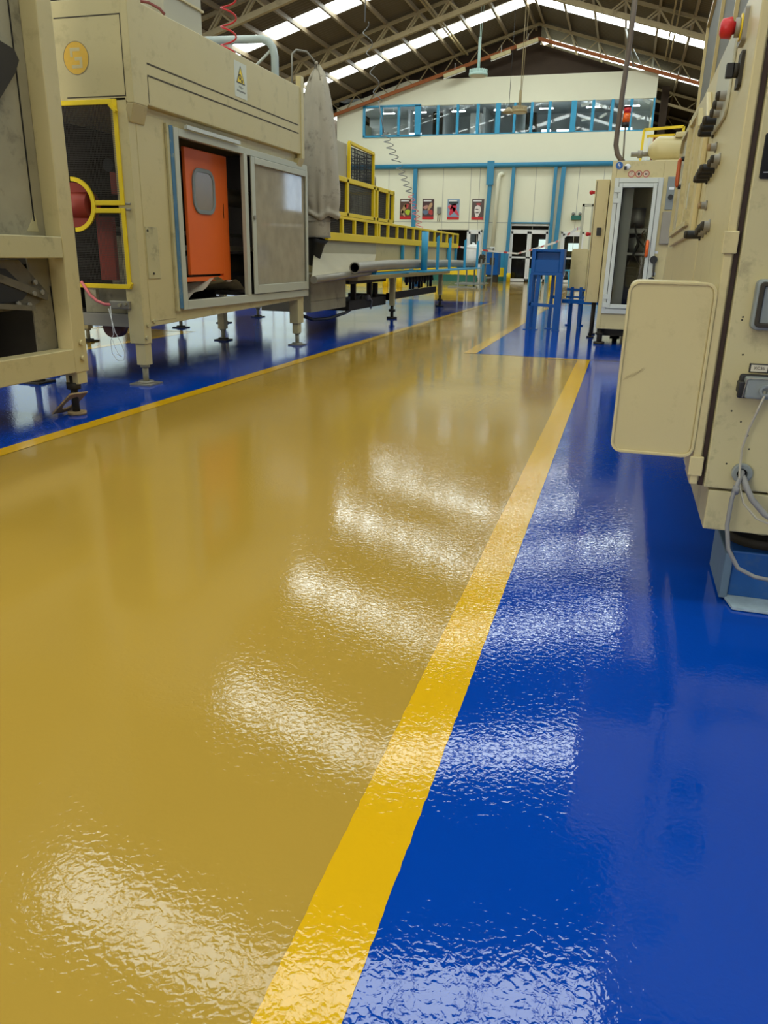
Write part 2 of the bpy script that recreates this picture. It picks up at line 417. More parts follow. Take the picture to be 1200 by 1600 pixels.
# ribbon of windows
g = G()
g.box(-9.35, BX1-.06, YB+.05, YB+.058, WZ0+.02, WZ1-.02)
k += 1; wn = struct('window_%d' % k, g, M['glass'])
g = G()
for x, wd in ((-8.538,.11), (-7.671,.11), (-6.793,.12), (-5.925,.2), (-5.217,.1), (-4.503,.11), (-3.769,.12), (-2.787,.22), (-2.012,.12), (-1.256,.12), (-.514,.12), (.36,.07)):
    g.box(x-wd/2, x+wd/2, YB-.03, YB+.1, WZ0, WZ1)
g.box(-9.39, BX1-.06, YB-.01, YB+.1, WZ0-.02, WZ0+.02)
struct('trim_2', g, M['bpost'])
g = G(); g.box(-11.86, -9.5, YB-.01, YB-.002, WZ0+.05, WZ1-.05); k += 1; struct('window_%d' % k, g, M['glass'])
g = G()
for x, wd in ((-11.9,.1), (-11.1,.1), (-10.3,.1), (-9.43,.26)): g.box(x-wd/2, x+wd/2, YB-.06, YB+.06, WZ0-.02, WZ1+.02)
g.box(-11.95, -9.3, YB-.06, YB+.06, WZ0-.05, WZ0+.02); g.box(-11.95, -9.3, YB-.06, YB+.06, WZ1-.02, WZ1+.06)
struct('trim_3', g, M['bpost'])
# things inside the office: cabinets and lit screens
for i, (x, z, wd, h, m, lb, nm, ct) in enumerate((
        (-7.35, 5.8, .5, 1.25, M['white'], 'tall white cupboard behind the second bay of the upper office window', 'cupboard', 'cupboard'),
        (-4.9, 5.8, .45, 1.2, M['dsteel'], 'dark cupboard behind the middle of the upper office window', 'cupboard', 'cupboard'),
        (-9.05, 5.8, .35, 1.35, M['dsteel'], 'dark cupboard just inside the left end of the long office window', 'cupboard', 'cupboard'))):
    g = G(); g.box(x, x+wd, YB+1.2, YB+1.7, z, z+h); c_ = mk(nm, g, m, loc=(x, YB+1.2, z), bevel=.01); tag(c_, lb, ct)
for x, wd, lb in ((-10.05, .55, 'lit office window pane far left behind the blue framed window'), (-3.5, .5, 'bright screen low behind the middle office window'), (-4.15, .4, 'smaller bright screen left of the wide blue mullion'), (-.9, .5, 'bright screen low at the right end of the office window'), (-7.05, .12, 'narrow bright screen behind the third office pane')):
    g = G(); g.box(x, x+wd, YB+.9, YB+.93, 6.07, 6.27); g.box(x+wd*.4, x+wd*.6, YB+.93, YB+.97, 5.8, 6.2, 1)
    tag(mk('computer_screen', g, [M['monitor'], M['black']], loc=(x, YB+.9, 5.8)), lb, 'screen')
# papers stuck on the glass at the right end
for x, z, a, lb in ((-2.35, 7.05, .2, 'paper sheet high on the office pane right of the wide blue mullion'), (-1.62, 6.95, -.3, 'tilted paper sheet high on the second office pane from the wide mullion'),
                (-1.6, 6.62, .5, 'steeply tilted paper sheet halfway up the second office pane from the wide mullion'), (-.80, 6.75, .1, 'level paper sheet on the last but one office pane'),
                (-.78, 6.45, -.4, 'lower tilted paper sheet on the last but one office pane'), (.05, 7.1, -.5, 'paper sheet in the top right corner of the office window'), (-.1, 6.5, .15, 'paper sheet halfway up the rightmost office pane'), (-2.3, 6.5, .15, 'lower paper sheet on the office pane right of the wide blue mullion')):
    g = G(); c, s_ = math.cos(a), math.sin(a); wd, h = .16, .055
    g.prism([(x + c*u*wd - s_*v*h, YB+.061, z + s_*u*wd + c*v*h) for u, v in ((-1,-1),(1,-1),(1,1),(-1,1))], (0, .004, 0))
    tag(mk('paper_sheet', g, M['white'], loc=(x, YB+.06, z)), lb, 'paper', 'paper sheets on the office glass')

# blue steelwork against the office wall
t = thing('blue_steel_frame', (-5, YB-.1, 0), 'blue painted tube frame with header pipe running across the white office wall', 'frame')
g = G(); g.cyl((-12.9, YB-.14, 4.76), (.6, YB-.14, 4.80), .10, 14); mk('header_pipe', g, M['bpipe'], t)
for x, x2, wd in ((-9.43, -9.5, .17), (-6.05, -6.2, .17), (-5.08, -5.15, .14), (-3.3, -3.32, .13), (-2.97, -3.1, .18)):
    g = G(); g.beam((x2, YB-.12, 0), (x, YB-.12, 4.7), wd, .12, up=(0,1,0)); mk('post', g, M['bpipe'], t)
g = G(); g.box(-6.22, -5.92, YB-.24, YB-.18, 4.0, 4.95); mk('bracket', g, M['bpipe'], t)
g = G(); g.box(-5.05, -3.36, YB-.10, YB-.02, 2.44, 2.50); mk('lintel', g, M['bpipe'], t)
t = thing('wall_pipe', (-5.8, YB-.1, 1.3), 'white downpipe with a bent top on the office wall right of the posters', 'pipe')
g = G(); g.tube([(-5.55, YB, 4.42), (-5.6, YB-.1, 4.45), (-5.68, YB-.12, 4.4), (-5.72, YB-.12, 4.2), (-5.8, YB-.12, 1.3)], .085, 12); mk('pipe', g, M['wall'], t)
g = G(); g.cyl((-5.8, YB-.12, 1.25), (-5.8, YB-.12, 1.45), .11, 12); mk('coupling', g, M['white'], t)
# glazed entrance doors
def gdoor(n, x0, x1, z1, leaves, transom=None):
    root = G(); f = .075
    y = YB-.03
    root.box(x0, x0+f, y, y+.12, 0, z1); root.box(x1-f, x1, y, y+.12, 0, z1); root.box(x0, x1, y, y+.12, z1-f, z1)
    d = struct('door_%d' % n, root, M['white'])
    zt = transom or z1-f
    gg = G()
    if transom: gg.box(x0+f, x1-f, y, y+.1, transom, transom+.07)
    wdt = (x1-x0-2*f)/leaves
    for i in range(leaves):
        a = x0+f+i*wdt; b = a+wdt
        gg.box(a+.005, a+.09, y, y+.07, .02, zt); gg.box(b-.09, b-.005, y, y+.07, .02, zt)
        gg.box(a, b, y, y+.07, .02, .14); gg.box(a, b, y, y+.07, zt-.1, zt); gg.box(a, b, y, y+.07, 1.0, 1.07)
    o = mk('door_leaf', gg, M['white'], d)
    gg = G(); gg.box(x0+f, x1-f, y+.03, y+.036, .1, z1-f-.01); mk('glass_pane', gg, M['glass'], d)
gdoor(1, -5.10, -3.34, 2.42, 2, 2.12)
gdoor(2, -7.0, -6.32, 2.16, 1)
gdoor(3, -2.86, -1.9, 2.12, 1)
# dark room behind doors
g = G(); g.box(BX0, BX1, YB+2.6, YB+2.7, 0, 3); g.box(BX0, BX1, YB+.2, YB+2.6, 2.9, 3.0); struct('wall_lobby', g, M['dark'])
for x, lb in ((-3.9, 'bright doorway light seen through the right leaf of the glazed entrance'), (-6.75, 'bright opening seen through the left glazed door')):
    pass
g = G(); g.box(-4.05, -3.65, YB+2.5, YB+2.58, 1.25, 1.85); g.box(-6.7, -6.45, YB+2.5, YB+2.58, 1.2, 1.85); g.box(-2.7, -2.1, YB+2.5, YB+2.58, 1.35, 1.7)
k += 1; struct('window_%d' % k, g, M['win'])
# posters
def poster(x0, x1, cols, blobs, lb):
    t = thing('safety_poster', (x0, YB-.02, 2.58), lb, 'poster')
    z0, z1 = 2.58, 3.44
    g = G(); g.box(x0, x1, YB-.012, YB-.002, z0, z1); mk('sheet', g, M['black'] if cols is None else mat('poster_ground', cols, rough=.4), t)
    g = G(); g.box(x0, x1, YB-.015, YB-.012, z0, z0+.12); mk('red_band', g, M['red'], t)
    g = G(); g.box(x0+.05, x1-.12, YB-.015, YB-.012, z1-.1, z1-.05); mk('title_line', g, M['white'], t)
    for (cx, cz, rx, rz, c, a) in blobs:
        g = G(); pts = []
        for i in range(10):
            u = 2*math.pi*i/10; px = rx*math.cos(u)*(1+.25*math.sin(3*u)); pz = rz*math.sin(u)
            pts.append((x0+(x1-x0)*cx + px*math.cos(a)-pz*math.sin(a), YB-.014, z0+(z1-z0)*cz + px*math.sin(a)+pz*math.cos(a)))
        g.prism(pts, (0, .0015, 0)); mk('picture_shape', g, mat('poster_ink', c, rough=.4), t)
poster(-10.15, -9.62, (.10, .05, .03), [(.35,.5,.07,.25,(.45,.28,.12),-.4), (.7,.35,.12,.12,(.45,.55,.02),.2), (.3,.3,.05,.2,(.55,.4,.22),.5), (.6,.65,.1,.1,(.5,.06,.05),.3)], 'leftmost wall poster, dark with brown and lime green shapes')
poster(-9.1, -8.57, (.07, .03, .03), [(.3,.6,.12,.08,(.5,.25,.2),.4), (.65,.62,.07,.2,(.5,.3,.15),-.5), (.3,.35,.14,.1,(.12,.17,.25),0), (.75,.35,.1,.12,(.45,.05,.04),.6)], 'second wall poster from left, dark with pink and grey blue shapes')
poster(-7.95, -7.40, (.22, .32, .42), [(.5,.8,.22,.1,(.03,.05,.05),0), (.45,.5,.12,.28,(.6,.02,.05),-.5), (.7,.4,.07,.25,(.65,.05,.08),.7), (.25,.6,.1,.1,(.7,.1,.12),.2)], 'third wall poster from left, red figure on light blue')
poster(-6.84, -6.30, (.10, .07, .06), [(.55,.75,.12,.05,(.4,.05,.05),0), (.48,.42,.14,.26,(.75,.68,.62),-.1), (.45,.5,.08,.02,(.25,.05,.05),0), (.47,.35,.08,.02,(.25,.1,.1),0)], 'rightmost wall poster, dark with a pale sheet in the middle')
t = thing('wall_switch_box', (-8.3, YB-.1, 2.6), 'small grey switch box with two thin conduits between the second and third posters', 'box')
g = G(); g.rbox('y', -8.4, -8.22, 2.82, 3.1, YB-.1, YB-.002, .02); mk('housing', g, M['coilgrey'], t, bevel=.01)
for x in (-8.36, -8.27): g = G(); g.cyl((x, YB-.02, 2.84), (x-.02, YB-.02, 2.5), .012, 8); mk('conduit', g, M['gsteel'], t)
t = thing('emergency_light', (-2.3, YB-.1, 2.6), 'small dark green emergency light with two heads on the right of the office wall', 'lamp')
g = G(); g.box(-2.5, -2.05, YB-.12, YB-.002, 2.6, 2.78); mk('housing', g, M['green'], t, bevel=.01)
for x in (-2.42, -2.14): g = G(); g.ball((x, YB-.1, 2.84), .07); mk('lamp_head', g, M['coilgrey'], t)
# dark gable infill above the office block
g = G(); yg = YB+.6; g.prism([(LW, yg, 7.3), (-9.6, yg, 8.21), (BX1-.2, yg, 8.21), (BX1-.2, yg, roofz(BX1)-.68), (XR, yg, ZR-.68), (XR, yg, ZR-.02), (LW, yg, roofz(LW)-.02)], (0, .1, 0))
struct('wall_gable', g, M['clad'])

# ------------------------------------------------------------------ roof steel
num = ['first', 'second', 'third', 'fourth', 'fifth', 'sixth', 'seventh', 'eighth', 'ninth', 'tenth']
for sgn, side in ((-1, 'left'), (1, 'right')):
    for i in range(9):
        x = XR + sgn*(.18 + 1.09*i); z = roofz(x) - .07
        g = G(); g.beam((x, 2, z), (x, 51.7, z), .045, .13)
        g.beam((x+.03*sgn, 2, z-.06), (x+.03*sgn, 51.7, z-.06), .06, .015)
        o = mk('roof_purlin', g, M['purlin'], loc=(x, 2, z)); tag(o, '%s long roof purlin %s of the ridge' % (num[i], side), 'beam', 'roof purlins')
def truss(y, lb, lower, dx=9.7, zt=9.98, zb=9.50, r=.05, wr=.035, dbl=False):
    t = thing('roof_truss', (XR, y, 6.8), lb, 'truss', 'roof trusses')
    for sgn, nm in ((-1, 'l'), (1, 'r')):
        xe = XR + sgn*dx
        g = G(); g.beam((XR, y, zt), (xe, y, zt - SL*dx), .09, .10, up=(0,0,1)); mk('top_chord', g, M['truss'], t)
        g = G(); g.beam((XR, y, zb), (xe, y, zb - SL*dx), r*2, r*2.2, up=(0,0,1)); mk('bottom_chord', g, lower, t)
        for i in range(9):
            xa = XR + sgn*(.18 + 1.09*i); 
            for s2 in (-1, 1):
                xm = xa + s2*.42
                if (xm-XR)*sgn < 0: continue
                g = G()
                g.beam((xa, y, zt - SL*abs(xa-XR)-.03), (xm, y, zb - SL*abs(xm-XR)+.03), wr, wr*1.6, up=(0,1,0))
                if dbl and s2 < 0:
                    g.beam((xa+.09, y+.05, zt - SL*abs(xa+.09-XR)-.03), (xm+.09, y+.05, zb - SL*abs(xm+.09-XR)+.03), wr, wr*1.6, up=(0,1,0))
                mk('web_brace', g, M['truss'], t)
truss(23.4, 'nearest lattice roof truss, crossing the upper left corner', M['truss'], r=.07, wr=.05, dbl=True)
truss(29.55, 'cream lattice roof truss with thick bottom tube, second from the camera', M['truss'], r=.07, wr=.05, dbl=True)
truss(35.75, 'roof truss with rust orange bottom chord just in front of the office block', M['rust'], zt=9.97, zb=9.46, r=.055)
truss(41.9, 'roof truss just behind the white office block', M['truss'])
truss(48.0, 'farthest dim roof truss near the brown end wall', M['truss'])
# bracing rods & tie
for x, lb in ((-7.45, 'pair of slim braces down the left roof slope between the nearer trusses'), (.56, 'pair of slim braces down the right roof slope beside the hood')):
    g = G(); z = roofz(x)
    g.beam((x, 23.4, z-.22), (x, 35.7, z-.22), .05, .06); g.beam((x+.16, 23.4, z-.25), (x+.16, 35.7, z-.25), .05, .06)
    tag(mk('roof_brace', g, M['truss'], loc=(x, 23.4, z-.2)), lb, 'beam')
g = G(); g.box(.62, .92, 37.4, 37.7, 0, 7.85); tag(mk('steel_column', g, M['clad'], loc=(.77, 37, 0)), 'dark brown steel column right of the white office block', 'column')
g = G(); g.cyl((.6, 44, 9.7), (3.6, 44, 8.95), .07, 10); tag(mk('cross_tube', g, M['truss'], loc=(.6, 44, 9.6)), 'sloping grey tube above the dark bay right of the office', 'tube')

# high bay lamps
def highbay(x, y, z, r, m, lb, rod):
    t = thing('high_bay_lamp', (x, y, z), lb, 'lamp')
    g = G(); g.tube([(x, y, z), (x, y, z+.08), (x, y, z+.1), (x, y, z+.2)], r, 24, rs=[r, r, r*.85, r*.8]); mk('lamp_shade', g, m, t)
    g = G(); g.cyl((x, y, z-.01), (x, y, z+.005), r*.86, 24); mk('lens', g, mat('lamp_lens', (.55, .5, .38), rough=.4), t)
    g = G()
    for i in range(20):
        a = 2*math.pi*i/20; g.box(x+math.cos(a)*r*.92-.01, x+math.cos(a)*r*.92+.01, y+math.sin(a)*r*.92-.01, y+math.sin(a)*r*.92+.01, z+.06, z+.2)
    mk('cooling_fins', g, m, t)
    g = G(); g.cyl((x, y, z+.2), (x, y, z+.2+rod), .05, 12); mk('driver_stem', g, m, t)
    top_ = roofz(x) - .12
    g = G(); g.cyl((x, y, z+.2+rod), (x-.02, y, top_), .014, 6); g.cyl((x+.04, y, z+.2+rod), (x+.1, y, top_), .009, 6); mk('suspension_cable', g, m, t)
highbay(-5.72, 30.0, 7.05, .33, M['rwhite'], 'mint white round high bay lamp hanging before the gable', 1.0)
highbay(-4.19, 30.0, 5.85, .27, M['truss'], 'tan high bay lamp hanging low in front of the office window', .5)
highbay(-6.2, 41.3, 7.2, .25, M['plastgrey'], 'farther lamp half hidden behind the white wall', .3) if False else None
t = thing('pendant_lamp', (-4.75, 31, 5.9), 'small dark pendant lamp left of the tan high bay lamp', 'lamp')
g = G(); g.tube([(-4.72, 31, 6.02), (-4.72, 31, 6.08), (-4.72, 31, 6.2)], .2, 16, rs=[.24, .2, .04]); mk('lamp_shade', g, M['truss'], t)
g = G(); g.cyl((-4.72, 31, 6.2), (-4.7, 31, roofz(-4.7)-.1), .008, 6); mk('cord', g, M['black'], t)

for x, y, z, L_, tl, lb in ((-4.80, 35.4, 9.22, .42, .29, 'cream batten fixture under the orange chord nearest the ridge'), (-5.85, 35.4, 8.86, .40, .29, 'cream batten fixture left of the one nearest the ridge'), (-7.75, 35.4, 8.30, .45, .29, 'pale batten fixture above the left part of the white office wall')):
    t = thing('batten_fixture', (x, y, z), lb, 'light fixture')
    g = G(); g.beam((x-L_, y, z-L_*tl), (x+L_, y, z+L_*tl), .16, .14); mk('housing', g, M['cream2'], t, bevel=.01)
    g = G(); g.beam((x-L_, y, z-L_*tl-.085), (x+L_, y, z+L_*tl-.085), .05, .04); g.cyl((x, y, z), (x, y, z+.35), .01, 6); mk('tube_lamp', g, M['white'], t)

# hanging coiled air hoses
def coil(pts, r, turns, wr, seg=14):
    pts = [Vector(p) for p in pts]; out = []
    n = turns*seg
    for i in range(n+1):
        t_ = i/n*(len(pts)-1); j = min(int(t_), len(pts)-2); p = pts[j].lerp(pts[j+1], t_-j)
        a = 2*math.pi*i/seg; out.append(p + Vector((math.cos(a)*r, math.sin(a)*r, 0)))
    g = G(); g.tube(out, wr, 6); return g
t = thing('coiled_air_hose', (-5.7, 20, 3), 'grey spiral air hose hanging down across the office wall', 'hose')
mk('upper_coil', coil([(-6.62, 20, 6.3), (-6.25, 20, 4.6)], .09, 4, .010), M['coilgrey'], t)
mk('middle_coil', coil([(-6.1, 20, 3.9), (-5.75, 20, 3.22)], .10, 5, .010), M['coilgrey'], t)
mk('lower_coil', coil([(-5.7, 20, 3.15), (-5.38, 20, 2.5)], .09, 5, .010), M['coilgrey'], t)
mk('red_coil', coil([(-5.38, 20, 2.5), (-5.02, 20, 1.45)], .08, 8, .009), M['pink'], t)
g = G(); g.tube([(-6.7, 20, roofz(-6.7)-.1), (-6.6, 20, 7.4), (-6.62, 20, 6.3)], .014, 6); mk('supply_hose', g, M['coilgrey'], t)
g = G(); g.cyl((-6.25, 20, 4.6), (-6.1, 20, 3.9), .014, 6); mk('straight_hose', g, M['coilgrey'], t)
t = thing('coiled_air_hose', (-4.1, 8, 3.0), 'red spiral air hose hanging over the left machine roof', 'hose')
mk('coil', coil([(-4.05, 8, 4.1), (-4.10, 8, 2.95)], .075, 7, .009), M['red'], t)
g = G(); g.cyl((-4.05+.07, 8, 4.1), (-4.0, 8, roofz(-4)-.1), .012, 6); mk('supply_hose', g, M['red'], t)
g = G(); g.cyl((-.98, 33, roofz(-.98)-.1), (-.55, 33, 7.75), .03, 8); g.tube([(-.55,33,7.75), (-.3,33,7.8), (-.62,33,8.3)], .02, 6)
tag(mk('roof_cable', g, M['coilgrey'], loc=(-.9, 33, 8)), 'loose grey cable dangling below the right roof slope', 'cable')

# ------------------------------------------------------------------ near right: production machine with the knob panel
def bolt(g, p, ax, r, h, mi=0):
    p = Vector(p); g.tube([p, p + Vector(ax)*h], r, 6, mi)
SX = .262
t = thing('production_machine', (.6, 4.2, 0), 'large cream machine on the right with knob rows and an orange handled side door', 'machine')
g = G(); g.prism([(SX, 3.44, .395), (SX, 6.3, .395), (SX, 6.15, 1.0), (SX, 5.68, 1.42), (SX, 5.50, 1.70), (SX, 5.38, 1.78), (SX, 3.44, 1.80)], (1.3, 0, 0)); g.box(SX, .286, 2.45, 3.44, .395, 1.80)
mk('body', g, M['cream'], t, bevel=.012)
g = G(); g.box(SX-.004, SX+.02, 2.447, 2.62, .395, 1.80); mk('corner_strip', g, M['cream'], t, bevel=.004)
# side door with window frame and handle
def sp(y, z, x=SX): return (x, y, z)
dr = [(5.36, 1.13), (3.66, 1.155), (3.62, 1.60), (3.80, 1.715), (4.6, 1.755), (5.18, 1.755), (5.30, 1.68)]
g = G(); g.prism([sp(y, z, SX-.022) for y, z in dr], (.022, 0, 0)); do = mk('door', g, M['cream'], t, bevel=.006)
g = G()
ins = [(5.20, 1.19), (3.82, 1.205), (3.80, 1.58), (3.92, 1.665), (5.08, 1.70), (5.16, 1.64)]
for a, b in zip(ins, ins[1:] + ins[:1]): g.beam(sp(*a, SX-.028), sp(*b, SX-.028), .02, .02)
g.beam(sp(4.42, 1.19, SX-.028), sp(4.42, 1.70, SX-.028), .02, .03); g.beam(sp(3.98, 1.19, SX-.028), sp(3.98, 1.68, SX-.028), .012, .02)
mk('door_moulding', g, M['cream2'], do)
g = G(); g.prism([sp(y, z, SX-.024) for y, z in ((5.16, 1.20), (4.46, 1.20), (4.46, 1.67), (5.08, 1.68), (5.14, 1.62))], (.004, 0, 0)); mk('door_window', g, mat('grey_pane', (.34, .31, .25), rough=.15), do)
g = G(); g.tube([sp(4.80, 1.43, SX-.02), sp(4.80, 1.43, SX-.042)], .012, 8); g.tube([sp(4.80, 1.57, SX-.02), sp(4.80, 1.57, SX-.042)], .012, 8); mk('handle_mount', g, M['black'], do)
g = G(); g.tube([sp(4.80, 1.43, SX-.040), sp(4.80, 1.442, SX-.048), sp(4.80, 1.558, SX-.048), sp(4.80, 1.57, SX-.040)], .011, 10); mk('door_handle', g, mat('worn_orange', (.45, .09, .02), rough=.4), do, label='orange curved door handle')
g = G(); g.box(SX-.034, SX-.02, 3.93, 4.0, 1.27, 1.38); mk('latch', g, M['alu'], do, bevel=.003)
# recessed light panel and controls
g = G(); g.rbox('x', 2.98, 3.48, 1.50, 1.76, SX-.010, SX, .06); mk('control_plate', g, M['alu'], t, bevel=.003)
def knob(y, z, r=.014, h=.035, m='dsteel', cap=None, name='push_button'):
    g = G(); g.tube([(SX, y, z), (SX-.006, y, z), (SX-.006, y, z), (SX-h, y, z)], r, 14, rs=[r*1.35, r*1.35, r, r]); o = mk(name, g, M[m], t)
    if cap: g = G(); g.tube([(SX-h, y, z), (SX-h-.008, y, z), (SX-h-.012, y, z)], r*.9, 14, rs=[r*.95, r*.9, r*.6]); mk('button_cap', g, M[cap], o)
for y, z, m, h in ((3.02, 1.565, 'gsteel', .03), (3.10, 1.552, 'gsteel', .03), (3.18, 1.54, 'gsteel', .03), (3.27, 1.53, 'black', .045), (3.35, 1.52, 'black', .045), (3.43, 1.512, 'black', .045)):
    knob(y, z, .016, h, m, 'dsteel')
knob(3.22, 1.435, .013, .02, 'gsteel', 'rustplate')
for y, z, m, h in ((3.02, 1.375, 'gsteel', .02), (3.09, 1.37, 'gsteel', .022), (3.17, 1.362, 'black', .04), (3.25, 1.357, 'black', .04), (3.33, 1.352, 'black', .04), (3.41, 1.347, 'black', .04)):
    knob(y, z, .014, h, m, 'dsteel')
knob(3.28, 1.245, .013, .02, 'gsteel', 'rustplate')
for y, z, m, h in ((3.04, 1.165, 'gsteel', .02), (3.13, 1.16, 'gsteel', .022), (3.24, 1.152, 'gsteel', .02), (3.36, 1.145, 'black', .05)):
    knob(y, z, .016, h, m, 'dsteel')
g = G(); g.rbox('x', 2.76, 2.86, 1.665, 1.755, SX-.012, SX, .01); g.cyl((SX-.012, 2.81, 1.71), (SX-.03, 2.81, 1.71), .026, 20); o = mk('emergency_stop', g, M['gsteel'], t)
g = G(); g.tube([(SX-.028, 2.81, 1.71), (SX-.036, 2.81, 1.71), (SX-.040, 2.81, 1.71), (SX-.066, 2.81, 1.71), (SX-.072, 2.81, 1.71)], .03, 24, rs=[.016, .018, .029, .026, .016]); mk('stop_button', g, M['red'], o, label='red mushroom emergency button')
g = G(); g.ring((SX-.0125, 2.81, 1.71), (-1,0,0), .024, .036, .004); mk('yellow_collar', g, M['yframe'], o)
g = G(); g.rbox('x', 2.70, 2.78, 1.535, 1.63, SX-.010, SX, .01); g.cyl((SX-.01, 2.74, 1.583), (SX-.022, 2.74, 1.583), .02, 18); o = mk('selector_switch', g, M['dsteel'], t)
g = G(); g.box(SX-.044, SX-.022, 2.73, 2.75, 1.563, 1.603); mk('switch_lever', g, M['black'], o, bevel=.003)
# hinge plates on the front strip
for z in (.455, 1.10):
    g = G(); g.box(.250, .290, 2.438, 2.448, z-.03, z+.03); mk('hinge', g, M['cream'], t, bevel=.003)
# upper hood
t = thing('machine_hood', (.9, 4, 1.8), 'dark grey panelled hood with cream edging on top of the right machine', 'hood')
HX = .30
g = G(); g.prism([(HX, 3.4, 1.805), (HX, 5.22, 1.785), (HX, 5.26, 2.30), (HX, 4.9, 2.36), (HX, 3.0, 2.9), (HX, 3.0, 1.805)], (1.0, 0, 0)); mk('panel', g, mat('hood_grey', (.10, .095, .07), rough=.5, var=.2, vscale=2), t, bevel=.004)
for ya, za, yb, zb in ((5.22, 1.785, 5.26, 2.30), (5.26, 2.30, 4.9, 2.36), (4.9, 2.36, 3.0, 2.9), (4.40, 1.80, 4.24, 2.55), (3.62, 1.80, 3.48, 2.76)):
    g = G(); g.beam((HX-.006, ya, za), (HX-.006, yb, zb), .02, .018, up=(1,0,0)); mk('edge_trim', g, M['cream'], t)
# side box hanging off the machine corner
t = thing('terminal_box', (.13, 2.45, .48), 'cream terminal box with rounded cover hanging off the right machine corner', 'box')
g = G(); g.rbox('y', .020, SX-.002, .484, .985, 2.462, 2.95, .03); mk('body', g, M['cream'], t, bevel=.004)
g = G(); g.rbox('y', .013, SX-.012, .480, .990, 2.446, 2.462, .034); c = mk('cover', g, M['cream'], t, bevel=.005)
g = G(); g.rframe('y', .013, SX-.004, .478, .992, .009, 2.440, 2.448, .034); mk('rim', g, M['cream'], c, bevel=.002)
g = G()
random.seed(3)
for i in range(11):
    x = .028 + i*.005; z = .706 + .003*i
    g.beam((x, 2.4455, z-random.uniform(.004,.010)), (x+.010, 2.4455, z+random.uniform(.004,.011)), .0006, .0012, up=(0,1,0))
mk('scuff_marks', g, mat('scuff', (.30, .24, .12), rough=.6), c)

# near cabinet with the socket
t = thing('control_cabinet', (.8, 2.9, 0), 'tall cream control cabinet with grey socket at the right edge', 'cabinet')
g = G(); g.box(.300, 1.15, 2.48, 3.4, .385, 1.79); mk('body', g, M['cream2'], t)
g = G(); g.box(.301, 1.12, 2.445, 2.478, .390, 1.785); d = mk('door', g, M['cream2'], t, bevel=.005)
g = G(); g.box(.2865, .2995, 2.466, 2.60, .39, 1.785); mk('door_gap', g, mat('gap_rubber', (.04, .02, .012), rough=.7), t)
g = G(); g.box(.318, 1.15, 2.452, 3.35, .255, .382); mk('plinth', g, M['cream2'], t, bevel=.004)
g = G()
for x, z in ((.334, .90), (.333, .892), (.35, .795), (.47, .9), (.345, .63), (.375, .60), (.41, .52), (.355, .47), (.40, .56)): g.ball((x, 2.445, z), .0028, 1, .3, 1, 8)
mk('paint_chips', g, M['dsteel'], d)
# black nameplate
g = G(); g.rbox('y', .316, .42, 1.262, 1.375, 2.437, 2.445, .006); npl = mk('nameplate', g, M['lab'], d, bevel=.002)
g = G(); g.rframe('y', .336, .358, 1.312, 1.325, .0025, 2.4360, 2.4368, .002); g.box(.325, .42, 2.4362, 2.4368, 1.2775, 1.2790); mk('nameplate_print', g, M['white'], npl)
# grey switch box at the right edge
g = G(); g.rbox('y', .352, .47, .868, 1.005, 2.405, 2.445, .016); sw = mk('switch_box', g, M['plastgrey'], d, bevel=.006)
g = G(); g.rframe('y', .360, .465, .876, .998, .012, 2.395, 2.407, .012); mk('lid_frame', g, M['dsteel'], sw, bevel=.003)
# socket
g = G(); g.box(.350, .440, 2.425, 2.445, .672, .742); sk = mk('socket_outlet', g, M['black'], d, bevel=.006)
g = G(); g.rbox('y', .362, .436, .680, .738, 2.375, 2.428, .008); mk('socket_housing', g, M['plastgrey'], sk, bevel=.006)
g = G(); g.rbox('y', .344, .362, .690, .725, 2.385, 2.43, .006); mk('latch_block', g, M['black'], sk, bevel=.003)
g = G(); g.tube([(.358, 2.38, .682), (.362, 2.374, .733), (.37, 2.372, .738), (.425, 2.372, .737), (.430, 2.38, .73)], .0022, 6); mk('wire_bail', g, M['gsteel'], sk)
g = G(); g.ring((.413, 2.376, .706), (0,-1,0), .009, .016, .012, 20); mk('cable_gland', g, M['plastgrey'], sk)
g = G(); g.box(.372, .424, 2.436, 2.445, .747, .772); pl = mk('label_plate', g, M['black'], sk, bevel=.001)
g = G(); g.box(.376, .420, 2.435, 2.436, .750, .769); mk('label_card', g, mat('card', (.55, .5, .38), rough=.6), pl)
text('label_print', 'XC36', .012, facing('y', (.398, 2.4345, .7595)), M['black'], pl)
# cable grommet and cables
g = G(); g.ring((.400, 2.445, .448), (0,-1,0), .014, .029, .022, 24); gr = mk('cable_grommet', g, M['plastgrey'], d, bevel=.003)
g = G(); g.cyl((.400, 2.444, .448), (.400, 2.4435, .448), .0145, 20); mk('hole', g, M['black'], gr)
g = G(); g.tube([(.413, 2.38, .706), (.412, 2.365, .69), (.402, 2.37, .65), (.390, 2.39, .59), (.383, 2.40, .53), (.386, 2.395, .47), (.392, 2.39, .42), (.41, 2.38, .37), (.45, 2.37, .33), (.52, 2.36, .31)], .0035, 8); mk('thin_cable', g, mat('pale_cable', (.42, .38, .27), rough=.5), t)
g = G(); g.tube([(.400, 2.46, .452), (.398, 2.41, .455), (.386, 2.385, .43), (.376, 2.38, .38), (.374, 2.37, .30), (.386, 2.36, .23), (.42, 2.35, .175), (.47, 2.345, .155), (.54, 2.34, .15)], .0065, 10); mk('grey_cable', g, M['cable'], t)
g = G(); g.tube([(.402, 2.46, .44), (.402, 2.40, .44), (.41, 2.385, .42), (.43, 2.38, .385), (.47, 2.37, .345), (.55, 2.36, .31)], .009, 10); mk('thick_cable', g, M['cable'], t)
g = G(); g.cyl((.384, 2.385, .418), (.382, 2.385, .395), .010, 10); mk('cable_tie_sleeve', g, M['cable'], t)
